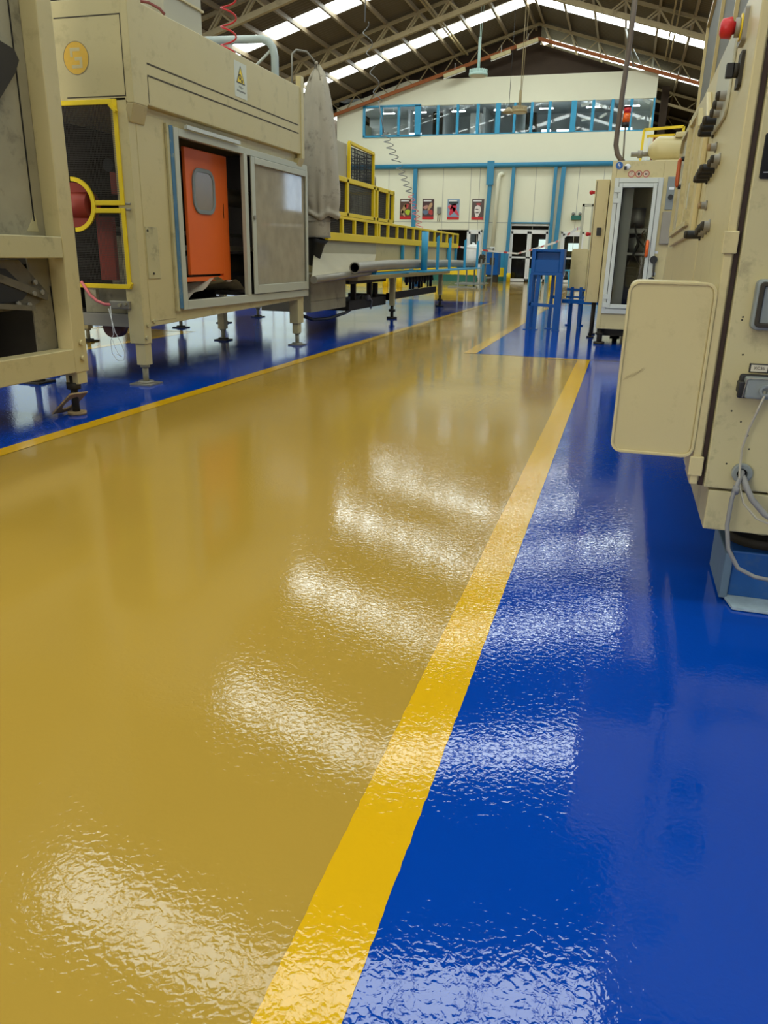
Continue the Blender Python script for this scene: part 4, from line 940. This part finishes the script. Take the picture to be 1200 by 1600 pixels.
for z in (1.335, 1.375):
    g = G(); g.cyl((-3.68, EY0-.02, z), (-3.64, EY0-.02, z), .008, 8); mk('hinge_pin', g, M['gsteel'], d1 if z > 1.35 else d2)
# inside the guard doors
g = G(); g.cyl((-4.35, 5.50, 1.37), (-4.05, 5.50, 1.37), .10, 20); g.cyl((-4.2, 5.47, 1.37), (-4.2, 5.55, 1.37), .165, 32); g.box(-4.15, -3.85, 5.9, 5.95, 1.48, 1.72); g.box(-4.25, -4.10, 5.8, 5.85, .8, 1.3); mk('red_flange', g, M['redin'], t)
g = G(); g.box(-3.93, -3.80, 5.75, 5.8, 1.5, 1.85); g.box(-4.0, -3.9, 5.7, 5.8, .8, 1.15); mk('inner_box', g, M['steel'], t)
g = G(); g.cyl((-4.02, 5.7, 1.68), (-4.02, 5.9, 1.68), .05, 12); g.cyl((-3.86, 5.6, 1.66), (-3.86, 5.8, 1.66), .03, 12); mk('inner_roller', g, M['black'], t)
g = G(); g.box(-4.12, -3.95, 6.2, 6.22, .60, .95); mk('blue_light_sheet', g, mat('pale_blue', (.15, .22, .45), rough=.5), t)  # flat pale blue sheet painted in for bluish light deep inside
# connector, hose, hanging string loop, brown roller end
g = G(); g.box(-3.90, -3.72, EY0-.03, EY0+.03, .60, .66); cn = mk('valve_block', g, M['gsteel'], t, bevel=.006)
g = G(); g.tube([(-4.15, EY0-.02, .80), (-4.08, EY0-.02, .70), (-4.02, EY0-.02, .655), (-3.95, EY0-.02, .63), (-3.89, EY0-.02, .63)], .012, 10); mk('pink_hose', g, M['pink'], t)
g = G(); g.box(-4.12, -4.03, EY0-.01, EY0+.03, .64, .74); g.cyl((-3.80, EY0-.03, .63), (-3.80, EY0-.05, .63), .014, 8); g.cyl((-3.745, EY0-.03, .64), (-3.745, EY0-.05, .64), .01, 8); mk('fittings', g, M['steel'], t)
g = G(); g.cyl((-3.99, EY0+.10, .445), (-3.99, EY0+.2, .445), .088, 32); mk('roller', g, M['brown'], t)
pts = [(-3.885, EY0-.04, .62), (-3.88, EY0-.045, .47), (-3.875, EY0-.045, .40), (-3.91, EY0-.045, .35), (-3.905, EY0-.045, .25), (-3.86, EY0-.045, .195), (-3.80, EY0-.045, .20), (-3.785, EY0-.045, .26), (-3.82, EY0-.045, .35), (-3.86, EY0-.045, .42), (-3.90, EY0-.045, .60)]
g = G(); g.tube(pts, .0028, 6); g.tube([(-3.89, EY0-.045, .36), (-3.87, EY0-.045, .29), (-3.84, EY0-.045, .24), (-3.82, EY0-.045, .23), (-3.86, EY0-.045, .245)], .0025, 6)
o = mk('string_loop', g, M['white'], loc=(-3.885, EY0-.04, .2)); tag(o, 'white string loop hanging from the valve under the left enclosed machine', 'string')
# window unit on the side
WA, WB, Wz0, Wz1 = 5.99, 8.80, .565, 1.985
g = G(); wx0, wx1 = EX-.01, EX+.035
g.fr('x', WA, WB, Wz0, Wz1, .07, .05, .075, .06, wx0, wx1)
wf = mk('window_frame', g, M['alu'], t, bevel=.004)
g = G(); g.box(EX+.004, EX+.03, 5.935, 5.985, .58, 1.99); mk('blue_edge_strip', g, mat('chipped_blue', (.06, .16, .25), rough=.6, var=.3, vscale=10, dirt='b8b48a', dirt_amt=.9, dscale=11), wf)
g = G(); g.box(EX+.003, EX+.025, 5.90, 5.935, .56, 2.0); mk('cream_jamb', g, M['cream2'], wf)
g = G(); g.box(wx0+.012, wx1+.008, 7.20, 7.27, .64, 1.93); mk('left_sash_stile', g, M['alu'], wf, bevel=.003)
g = G(); a, b = 7.33, 8.76
g.fr('x', a, b, .645, 1.92, .075, .05, .085, .06, wx0+.05, wx1+.02)
sash = mk('sliding_sash', g, M['alu'], wf, bevel=.004)
g = G(); g.box(EX+.022, EX+.026, a+.07, b-.045, .72, 1.88); mk('glass_pane', g, M['dglass'], sash)
g = G(); g.cyl((wx1+.02, 7.36, 1.37), (wx1+.035, 7.36, 1.37), .02, 16); mk('lock', g, M['gsteel'], sash)
g = G(); g.box(wx1, wx1+.03, 6.15, 7.1, 1.99, 2.02); mk('track_strip', g, M['alu2'], wf)
# inside through the open half: orange door with porthole
g = G(); g.prism([(-3.76, 6.43, .84), (-3.76, 7.07, .84), (-3.76, 7.07, 1.90), (-3.76, 6.43, 1.90)], (-.03, 0, 0)); od = mk('orange_inner_door', g, M['orange'], t, bevel=.006, label='orange inner door with rounded window')
g = G(); g.box(-3.80, -3.765, 7.05, 7.20, .78, 1.90); g.box(-3.82, -3.77, 6.2, 7.2, .78, .82); mk('door_return', g, M['orange'], od)
g = G(); g.rframe('x', 6.53, 6.93, 1.365, 1.75, .035, -3.745, -3.765, .12, 8); mk('window_gasket', g, M['plastgrey'], od, bevel=.005)
g = G(); g.rbox('x', 6.55, 6.91, 1.385, 1.73, -3.752, -3.762, .10, 8); mk('window_pane', g, M['plex'], od)
g = G(); g.box(-3.775, -3.765, 7.10, 7.115, 1.35, 1.48); mk('hinge', g, M['dsteel'], od)
g = G()
g.box(-4.4, -4.35, 6.2, 8.6, 1.2, 1.24); g.box(-4.35, -4.0, 7.3, 8.6, 1.05, 1.1); g.cyl((-4.3, 7.4, .9), (-4.3, 8.5, .9), .12, 16); g.cyl((-4.2, 7.5, 1.6), (-4.2, 8.5, 1.6), .09, 16); g.box(-4.5, -4.2, 6.3, 6.7, .55, 1.0); mk('inner_machinery', g, M['gsteel'], t)
# draped cloth inside at the bottom
g = G(); nn = 18; rows = []
for j in range(5):
    row = []
    for i in range(nn+1):
        u = i/nn; y = 6.25 + u*1.35; z = .60 + .20*math.sin(u*3.1)*(1-j/4) + .03*math.sin(u*19+j) + .02*j
        row.append(g.bm.verts.new((-3.72 - .12*j, y, z)))
    rows.append(row)
for a_, b_ in zip(rows, rows[1:]):
    for i in range(nn): g.bm.faces.new((a_[i], a_[i+1], b_[i+1], b_[i])).smooth = True
mk('drape', g, M['cloth'], t)
# legs
foot(t, EX-.055, EY0+.055, .34, .16, .095, w=.045, m='gsteel')
g = G(); g.box(EX-.11, EX, 8.55, EY1, .26, .56); g.box(EX-.09, EX-.02, 8.58, 8.69, .14, .26); mk('leg_housing', g, M['cream'], t, bevel=.004)
foot(t, EX-.05, 8.63, .27, .15, .085, w=.035, m='gsteel')
foot(t, -4.70, 8.72, .50, .14, .085, w=.045, m='dsteel')
foot(t, -4.70, 5.6, .45, .2, .09, w=.04, m='dsteel')
g = G(); g.cyl((-5.3, 8.2, .46), (-4.6, 8.2, .42), .05, 10); mk('cross_pipe', g, M['dsteel'], t)
# extra legs of units standing behind
t = thing('rear_machine_line', (-6.1, 10, 0), 'dark underframe on screw feet seen beneath the left enclosed machine', 'machine')
g = G(); g.box(-6.3, -5.8, 7.4, 12.5, .44, .62); mk('underframe', g, M['dsteel'], t)
for x, y in ((-6.0, 9.9), (-5.85, 10.9), (-6.05, 7.9), (-5.9, 12.2)):
    foot(t, x, y, .45, .15, .09, w=.045, m='dsteel')
g = G(); g.box(-6.3, -5.8, 7.4, 12.5, .62, 1.9); mk('housing', g, M['steel'], t)
# machine-top equipment
t = thing('roof_box', (-4.0, 6.6, 2.735), 'pale box with a ridge on the roof of the left enclosed machine', 'box')
g = G(); g.box(-4.45, -3.70, 6.15, 6.75, 2.736, 3.5); mk('body', g, mat('pale_cream', (.46, .42, .29), rough=.5), t, bevel=.01)
g = G(); g.box(-4.46, -3.685, 6.14, 6.765, 2.97, 2.985); mk('lid_ridge', g, M['cream'], t)
g = G(); g.tube([(-4.0, 5.95, 2.74), (-3.98, 5.98, 2.84), (-3.9, 6.05, 2.89), (-3.8, 6.10, 2.88), (-3.72, 6.12, 2.84), (-3.68, 6.12, 2.80)], .011, 8); tag(mk('red_hose', g, mat('dark_red', (.22, .05, .04), rough=.5), loc=(-3.9, 6.05, 2.8)), 'short dark red hose curling over the left machine roof edge', 'hose')
t = thing('arched_pipe', (-4.1, 9, 2.7), 'pale grey arched tube rising from the left machine roof', 'pipe')
g = G(); g.tube([(-4.02, 8.95, 2.3), (-4.02, 8.95, 3.12), (-4.04, 8.95, 3.21), (-4.09, 8.95, 3.27), (-4.17, 8.95, 3.30), (-4.9, 8.95, 3.32)], .042, 14); mk('arch', g, mat('pale_tube', (.42, .47, .42), rough=.4), t)
g = G(); g.cyl((-4.05, 8.95, 3.2), (-4.5, 8.95, 2.85), .016, 8); mk('stay', g, M['alu2'], t)

# ------------------------------------------------------------------ filter sock
t = thing('filter_sock', (-3.72, 9.6, .9), 'grimy grey cloth filter sock tied up on a bent wire hanger', 'bag')
bx, by = -3.72, 9.6
g = G(); n = 64; rings = []
prof = [(3.16, .02), (3.12, .05), (3.05, .09), (2.95, .13), (2.75, .16), (2.5, .185), (2.2, .20), (1.95, .205), (1.75, .21), (1.62, .205), (1.55, .175), (1.52, .20), (1.49, .205), (1.46, .165)]
for j, (z, r) in enumerate(prof):
    ring = []
    sway = .02 - .06*(z-1.5)/1.6
    for i in range(n):
        a = 2*math.pi*i/n
        f = 1 + .13*math.sin(3*a + z*1.2) + .10*abs(math.sin(3.5*a + z*1.6)) - .05 + .04*math.sin(11*a - z*5)
        rr = r*f
        ring.append(g.bm.verts.new((bx + sway + rr*math.cos(a), by + rr*math.sin(a), z + .02*math.sin(4*a+z*7) + (0.0 if j < 9 else .015*math.sin(5*a)))))
    rings.append(ring)
for a_, b_ in zip(rings, rings[1:]):
    for i in range(n): g.bm.faces.new((a_[i], a_[(i+1) % n], b_[(i+1) % n], b_[i])).smooth = True
g.bm.faces.new(rings[0])
o = mk('sock', g, M['cloth'], t); s_ = o.modifiers.new('s', 'SUBSURF'); s_.levels = 1; s_.render_levels = 1
g = G(); g.tube([(bx-.06, by, z) for z in (1.24, 1.26, 1.40, 1.46, 1.49)], .16, 28, rs=[.155, .162, .160, .165, .15]); mk('collar', g, M['cloth'], t)
g = G(); g.ring((bx-.06, by, 1.42), (0,0,1), .155, .168, .008, 28); g.ring((bx-.06, by, 1.235), (0,0,1), .12, .166, .02, 28); mk('clamp_band', g, M['gsteel'], t)
g = G(); g.tube([(bx-.14, by, .9), (bx-.12, by, 1.0), (bx-.08, by, 1.17), (bx-.06, by, 1.235)], .1, 24, rs=[.08, .09, .11, .145]); mk('outlet_neck', g, M['black'], t)
g = G(); g.tube([(-3.97, 9.3, 2.75), (-3.96, 9.3, 3.22), (-3.93, 9.35, 3.27), (-3.84, 9.45, 3.27), (-3.76, 9.55, 3.17), (-3.84, 9.55, 2.95)], .012, 8); mk('wire_hanger', g, M['gsteel'], t)
g = G(); g.tube([(-3.76, 9.55, 3.18), (-3.73, 9.55, 3.10), (-3.69, 9.5, 2.98)], .008, 6); g.tube([(-3.76, 9.55, 3.18), (-3.78, 9.55, 3.08), (-3.83, 9.5, 2.98)], .008, 6); g.ball((-3.76, 9.55, 3.17), .022); mk('tie_string', g, M['cloth'], t)

# ------------------------------------------------------------------ conveyor line beyond
t = thing('conveyor_line', (-4.3, 14, 0), 'long cream conveyor machine with yellow mesh guards running to the far wall', 'machine')
CX = -3.86
g = G(); g.box(-4.9, CX, 9.95, 10.93, 1.225, 2.48); mk('infeed_housing', g, mat('housing_tan', (.42, .37, .24), rough=.5, var=.1), t, bevel=.01)
g = G(); g.box(-4.9, CX, 10.1, 18.5, .80, 1.22); mk('body', g, M['cream'], t, bevel=.006)
g = G(); g.prism([(CX, 9.6, 1.19), (CX, 11.2, 1.19), (CX+.02, 11.12, 1.05), (-3.50, 10.7, .84), (-3.42, 10.6, .80), (-3.42, 9.0, .80), (CX+.02, 9.25, 1.05)], (-.02, 0, -.01)) if False else None
g = G()
A = [(CX+.01, 9.75, 1.21), (CX+.01, 12.3, 1.21), (CX+.03, 12.25, 1.05), (CX+.03, 9.6, 1.05)]
g.prism(A, (-.03, 0, 0))
g2 = [(CX+.03, 9.6, 1.05), (CX+.03, 12.25, 1.05), (-3.52, 11.1, .83), (-3.52, 8.75, .78)]
g.prism(g2, (-.01, 0, -.02)); mk('trough_face', g, mat('trough_tan', (.38, .33, .20), rough=.5, metal=.0, var=.1), t)
g = G(); g.tube([(-3.50, 8.75, .75), (-3.50, 9.6, .775), (-3.50, 11.1, .815)], .045, 12); mk('trough_lip', g, M['gsteel'], t)
g = G(); g.box(-4.4, -3.72, 9.2, 10.5, .34, .80); g.box(-4.4, -3.71, 9.2, 10.505, .47, .475); b_ = mk('base_housing', g, M['steel'], t, bevel=.006)
g = G(); g.box(-4.4, -3.68, 10.9, 17.2, .68, .745); mk('side_rail', g, M['cream'], t, bevel=.004)
for y, zt in ((13.05, .72), (16.75, .72)):
    g = G(); g.box(CX+.04, CX+.12, y-.045, y+.045, .22 if y < 14 else .25, .68); lg = mk('leg', g, M['cream'], t)
    g = G(); g.cyl((CX+.08, y, .02), (CX+.08, y, .24), .03, 10); g.cyl((CX+.08, y, 0.002), (CX+.08, y, .03), .09, 18); g.cyl((CX+.08, y, .12), (CX+.08, y, .16), .06, 8); mk('screw_foot', g, M['dsteel'], lg)
g = G(); g.box(CX-.05, CX, 13.1, 16.7, .30, .42); g.box(-4.6, CX, 13.1, 13.2, .3, .4); mk('lower_rail', g, M['dsteel'], t)
g = G(); g.box(-4.3, CX-.02, 11.1, 13.0, .24, .38); g.box(-4.3, CX-.02, 11.1, 13.0, .62, .70); g.box(-4.0, -3.93, 11.5, 11.57, .38, .62); g.box(-4.0, -3.93, 12.3, 12.37, .38, .62); g.cyl((-3.95, 12.6, .33), (-3.95, 12.6, .6), .05, 10); mk('drive_frame', g, M['dsteel'], t)
g = G(); g.tube([(-3.95, 11.9, .42), (-3.92, 11.6, .30), (-3.9, 11.0, .22), (-3.88, 10.2, .19), (-3.86, 9.6, .22), (-3.9, 9.1, .34)], .022, 10); mk('black_hose', g, M['black'], t)
g = G(); g.tube([(-3.88, 12.0, .42), (-3.86, 12.15, .34), (-3.86, 12.1, .22)], .014, 8); g.ball((-3.86, 11.95, .40), .04, 1, 1, 1.2); mk('cable_bundle', g, M['cable'], t)
random.seed(11)
for i in range(9):
    g = G(); y = 14.6 + i*.24 + random.uniform(0, .06); q = random.uniform(.5, 1.1); g.tube([(CX-.1, y, .42 if i % 3 else .5), (CX-.1, y, .54), (CX-.1, y, .56), (CX-.1, y, .67)], .05, 8, rs=[.03*q, .03*q, .06*q, .04]); mk('underslung_valve', g, M['black'], t)
# yellow lower guard
gt = thing('yellow_side_guard', (CX, 14, 1.2), 'long low yellow guard rail with mesh windows along the conveyor', 'guard')
GX = CX+.045
g = G(); g.box(GX-.04, GX+.01, 10.05, 18.6, 1.215, 1.315); g.box(GX-.04, GX+.01, 10.05, 18.6, 1.50, 1.535)
mk('rail', g, M['yframe'], gt, bevel=.004)
yy = [10.05, 10.62, 11.15, 11.68, 12.22, 12.35, 12.85, 13.4, 13.95, 14.5, 15.0, 15.5, 15.62, 16.2, 16.8, 17.4, 18.0, 18.56]
for i, y in enumerate(yy):
    g = G(); g.box(GX-.03, GX+.012, y-.028, y+.028, 1.30, 1.52); mk('guard_post', g, M['yframe'], gt)
def wires(x, ya, yb, za, zb, p=.03, r=.002, m='mesh'):
    g = G(); y = ya
    while y < yb: g.box(x-r, x+r, y-r, y+r, za, zb); y += p
    z = za
    while z < zb: g.box(x-r, x+r, ya, yb, z-r, z+r); z += p
    return g
wm = mat('dark_mesh_wire', (.06, .05, .035), rough=.6)
mk('wire_mesh', wires(GX-.03, 10.05, 18.6, 1.3, 1.52, .022, .003), wm, gt)
g = G(); g.box(-4.75, -4.7, 11.0, 18.5, 1.225, 1.5); g.box(-4.6, -4.1, 11.0, 18.2, 1.225, 1.36); mk('roller_bed', g, mat('grey_bed', (.13, .115, .085), rough=.6), gt)
# upper guard
gt = thing('yellow_upper_guard', (CX, 11.6, 1.55), 'taller yellow framed mesh guard standing on the long guard rail', 'guard')
for y in (10.1, 10.83, 12.05, 12.22, 12.82, 13.12):
    g = G(); g.box(GX-.04, GX+.01, y-.035, y+.035, 1.55, 2.02); mk('guard_post', g, M['yframe'], gt)
g = G(); g.box(GX-.04, GX+.01, 10.1, 13.15, 1.98, 2.04); g.box(GX-.04, GX+.01, 10.1, 13.15, 1.54, 1.59); g.box(GX-.9, GX, 13.1, 13.15, 1.98, 2.03); g.box(GX-.9, GX, 13.1, 13.15, 1.55, 1.6); mk('guard_rail', g, M['yframe'], gt, bevel=.004)
mk('wire_mesh', wires(GX-.03, 10.1, 13.1, 1.58, 2.0, .03, .0035), wm, gt)
g = G(); x = GX-.9
while x < GX: g.box(x-.003, x+.003, 13.12, 13.126, 1.6, 2.0); x += .04
mk('end_mesh', g, wm, gt)
g = G(); g.cyl((-4.3, 11.1, 1.78), (-4.3, 11.9, 1.78), .2, 18); g.box(-4.6, -4.0, 11.0, 12.0, 1.56, 1.60); mk('guarded_drum', g, M['gsteel'], gt)
# top mesh box
gt = thing('yellow_mesh_cage', (CX, 11.4, 2.04), 'yellow edged black mesh cage above the upper guard', 'guard')
g = G(); x = GX-.02
for a, b in (((x, 10.95, 2.04), (x, 10.95, 2.50)), ((x, 10.95, 2.50), (x, 12.05, 2.48)), ((x, 12.05, 2.48), (x, 12.05, 2.04)), ((x, 12.05, 2.48), (x-.5, 12.05, 2.48))): g.beam(a, b, .04, .04, up=(1,0,0))
mk('cage_frame', g, M['yframe'], gt)
mk('wire_mesh', wires(x-.02, 10.97, 12.03, 2.05, 2.46, .05, .005), M['black'], gt)
g = G(); yy_ = x-.5
while yy_ < x: g.box(yy_-.004, yy_+.004, 12.04, 12.05, 2.05, 2.46); yy_ += .04
z = 2.06
while z < 2.46: g.box(x-.5, x, 12.04, 12.05, z-.004, z+.004); z += .04
g.box(x-.6, x-.5, 10.95, 12.05, 2.04, 2.46)
mk('end_mesh', g, M['black'], gt)
g = G(); g.tube([(x-.25, 12.6, 2.04), (x-.25, 12.6, 2.2), (x-.25, 12.6, 2.28)], .12, 18, rs=[.12, .12, .06]); mk('grey_canister', g, M['gsteel'], gt)
# blue posts, tray and pipe beside the conveyor
bt = thing('blue_pipe_rack', (-3.35, 14.5, .7), 'light blue rack with upright posts along the conveyor front', 'rack')
g = G(); g.box(-3.50, -3.40, 10.9, 18.7, .77, .80); g.box(-3.36, -3.24, 13.2, 18.7, .77, .80); g.box(-3.40, -3.36, 13.2, 13.3, .77, .80); g.box(-3.40, -3.36, 18.5, 18.6, .77, .80); g.box(-3.80, -3.5, 13.0, 13.08, .75, .78); g.box(-3.80, -3.5, 16.7, 16.78, .75, .78); g.box(-3.80, -3.5, 18.5, 18.58, .77, .80); mk('tray', g, M['bpost'], bt, bevel=.004)
g = G(); g.tube([(-3.34, 13.45, .80), (-3.335, 13.45, 1.43)], .058, 18); mk('thick_post', g, M['bpost'], bt)
for y in (14.5, 15.55, 17.1, 18.6):
    g = G(); g.prism([(-3.375, y, .80), (-3.325, y, .80), (-3.325, y, 1.40), (-3.375, y, 1.36)], (0, .03, 0)); mk('post', g, M['bpost'], bt)
for y in (13.8, 14.85, 17.6, 18.42):
    g = G(); g.box(CX+.01, CX+.06, y-.03, y+.03, .80, 1.21); mk('rear_post', g, M['bpost'], bt)
pt = thing('steel_pipe', (-3.38, 14, .85), 'long grey steel pipe lying in the blue rack, open end towards the camera', 'pipe')
g = G(); pts = [(-3.42, 10.0, .875), (-3.44, 11.5, .90), (-3.475, 13, .905), (-3.475, 16, .90), (-3.475, 18.7, .875)]
g.tube(pts, .072, 20, cap=False); mk('tube_wall', g, M['gsteel'], pt)
g = G(); g.tube([Vector(p) for p in pts], .058, 20, cap=False); mk('bore', g, M['black'], pt)
g = G(); g.ring((-3.42, 9.998, .875), (0,1,0), .058, .073, .004, 24); mk('pipe_rim', g, M['gsteel'], pt)

# ------------------------------------------------------------------ far end clutter
t = thing('steel_rack_trolley', (-5.2, 28, 0), 'grey tubular rack trolley near the far wall', 'trolley')
g = G(); g.box(-5.7, -4.75, 27.5, 29.0, .10, .14); g.box(-5.6, -4.75, 27.5, 29.0, .78, .82); g.box(-5.9, -4.9, 27.3, 27.6, .0, .04); mk('shelf', g, M['plastgrey'], t)
for x, y, h in ((-5.58, 27.5, .8), (-4.80, 27.5, .95), (-5.58, 29, 1.3), (-4.65, 29, 1.35), (-4.8, 28.4, 1.3), (-5.25, 28.8, .8)):
    g = G(); g.beam((x, y, 0), (x, y, h), .05, .05); mk('upright', g, M['plastgrey'], t)
g = G(); g.box(-4.8, -4.65, 28.4, 29, 1.28, 1.32); g.box(-4.8, -4.65, 28.4, 29, .3, .34); mk('top_rail', g, M['plastgrey'], t)
t = thing('white_sack', (-5.25, 28, .82), 'white ribbed sack hanging on the rack trolley', 'sack')
g = G(); rows = []
for j, z in enumerate((.84, 1.0, 1.2, 1.38, 1.44)):
    ring = []
    for i in range(28):
        a = 2*math.pi*i/28; r = (.22, .24, .22, .2, .12)[j]*(1+.07*math.sin(8*a)); ring.append(g.bm.verts.new((-5.22+r*math.cos(a), 28.1+r*.7*math.sin(a), z)))
    rows.append(ring)
for a_, b_ in zip(rows, rows[1:]):
    for i in range(28): g.bm.faces.new((a_[i], a_[(i+1)%28], b_[(i+1)%28], b_[i])).smooth = True
g.bm.faces.new(rows[0]); g.bm.faces.new(rows[-1])
mk('sack_body', g, M['white'], t)
g = G(); g.tube([(-5.22, 28.1, 1.43), (-5.2, 28.1, 1.5)], .05, 10); mk('tied_neck', g, M['white'], t)
t = thing('dark_funnel', (-4.95, 27.9, .82), 'small dark slanted funnel beside the white sack', 'funnel')
g = G(); g.prism([(-4.97, 27.55, .825), (-4.75, 27.55, .825), (-4.70, 27.55, 1.0), (-4.86, 27.55, 1.12)], (0, .25, 0)); mk('body', g, M['dsteel'], t, bevel=.01)
g = G(); g.cyl((-4.8, 27.68, 1.0), (-4.74, 27.68, 1.1), .06, 12); mk('spout', g, M['dsteel'], t)
t = thing('blue_machine', (-4.9, 33.5, 0), 'small blue cabinet against the far wall left of the glazed entrance', 'cabinet')
g = G(); g.box(-5.75, -5.25, 34.2, 34.9, .3, 1.2); mk('body', g, M['bcart'], t, bevel=.01)
g = G(); g.box(-5.7, -5.3, 34.25, 34.85, 0, .3); g.box(-5.6, -5.4, 34.18, 34.2, .7, 1.0); mk('base', g, M['dsteel'], t)
# yellow barrier with posts
t = thing('yellow_floor_rail', (-7.2, 34, 0), 'low yellow crash rail over a green board before the far wall', 'rail')
g = G(); g.box(-8.4, -6.1, 34.0, 34.08, .28, .58); mk('rail', g, M['yframe'], t, bevel=.01)
g = G(); g.box(-8.4, -6.1, 34.02, 34.06, 0, .27); mk('green_kickboard', g, M['green'], t)
for x in (-8.2, -7.2, -6.3): g = G(); g.box(x-.06, x+.06, 34.085, 34.16, 0, .5); mk('post', g, M['yframe'], t)
for i, (x, y, m, h, lb) in enumerate(((-7.9, 26.4, 'yframe', .42, 'small yellow bollard block seen beneath the conveyor, left of a pair'), (-7.35, 26.2, 'yframe', .45, 'small yellow bollard block seen beneath the conveyor, right of a pair'), (-7.0, 27.2, 'bcart', .4, 'small blue drum seen beneath the conveyor'))):
    g = G(); g.tube([(x, y, 0), (x, y, h*.9), (x, y, h)], .1, 14, rs=[.1, .1, .07]); tag(mk('bollard' if i < 2 else 'drum', g, M[m], loc=(x, y, 0)), lb, 'bollard' if i < 2 else 'drum')
g = G(); g.tube([(-4.92, 35.3, 0), (-4.92, 35.3, .36), (-4.92, 35.3, .38)], .09, 14, rs=[.09, .09, .05]); tag(mk('bollard', g, M['yframe'], loc=(-4.92, 35.3, 0)), 'short yellow bollard left of the glazed entrance door', 'bollard') if False else tag(mk('bollard', g, M['yframe'], loc=(-5.5, 35.3, 0)), 'short yellow bollard left of the glazed entrance door', 'bollard')
g = G(); g.cyl((-2.55, 30, 0), (-2.55, 30, .5), .12, 14); tag(mk('bollard', g, M['yframe'], loc=(-2.55, 30, 0)), 'yellow drum glimpsed between the blue stand legs', 'bollard')
# blue chairs glimpsed behind the stand
for i, (x, y) in enumerate(((-3.15, 29.5), (-2.05, 28.5))):
    t = thing('blue_stool', (x, y, 0), ('blue stool behind the aisle stand, left one', 'blue stool behind the aisle stand, by the low cream box')[i], 'stool')
    g = G(); g.box(x-.2, x+.2, y-.2, y+.2, .62, .66); mk('seat', g, M['bpost'], t, bevel=.01)
    for a, b in ((-1,-1),(1,-1),(1,1),(-1,1)):
        g = G(); g.beam((x+a*.17, y+b*.17, .62), (x+a*.2, y+b*.2, 0), .035, .035); mk('leg', g, M['bpost'], t)
# barrier tape
t = thing('barrier_tape', (-3.5, 25, 1.1), 'red and white barrier tape strung across the aisle before the far wall', 'tape')
TP = [Vector(p) for p in ((-4.65, 20.5, 1.30), (-4.0, 24.0, 1.18), (-3.45, 26.5, 1.13), (-2.6, 23.5, 1.25), (-1.7, 20.0, 1.38), (-1.0, 16.0, 1.55), (-.76, 13.55, 1.5))]
cum = []
segs = []
for a, b in zip(TP, TP[1:]):
    for i in range(8): segs.append((a.lerp(b, i/8), a.lerp(b, (i+1)/8)))
g = G()
for i, (a, b) in enumerate(segs): g.prism([a, b, b + Vector((0, 0, .05)), a + Vector((0, 0, .05))], (.002, .002, 0), 1 if i % 5 == 2 else 0)
mk('printed_film', g, [M['white'], M['red']], t)
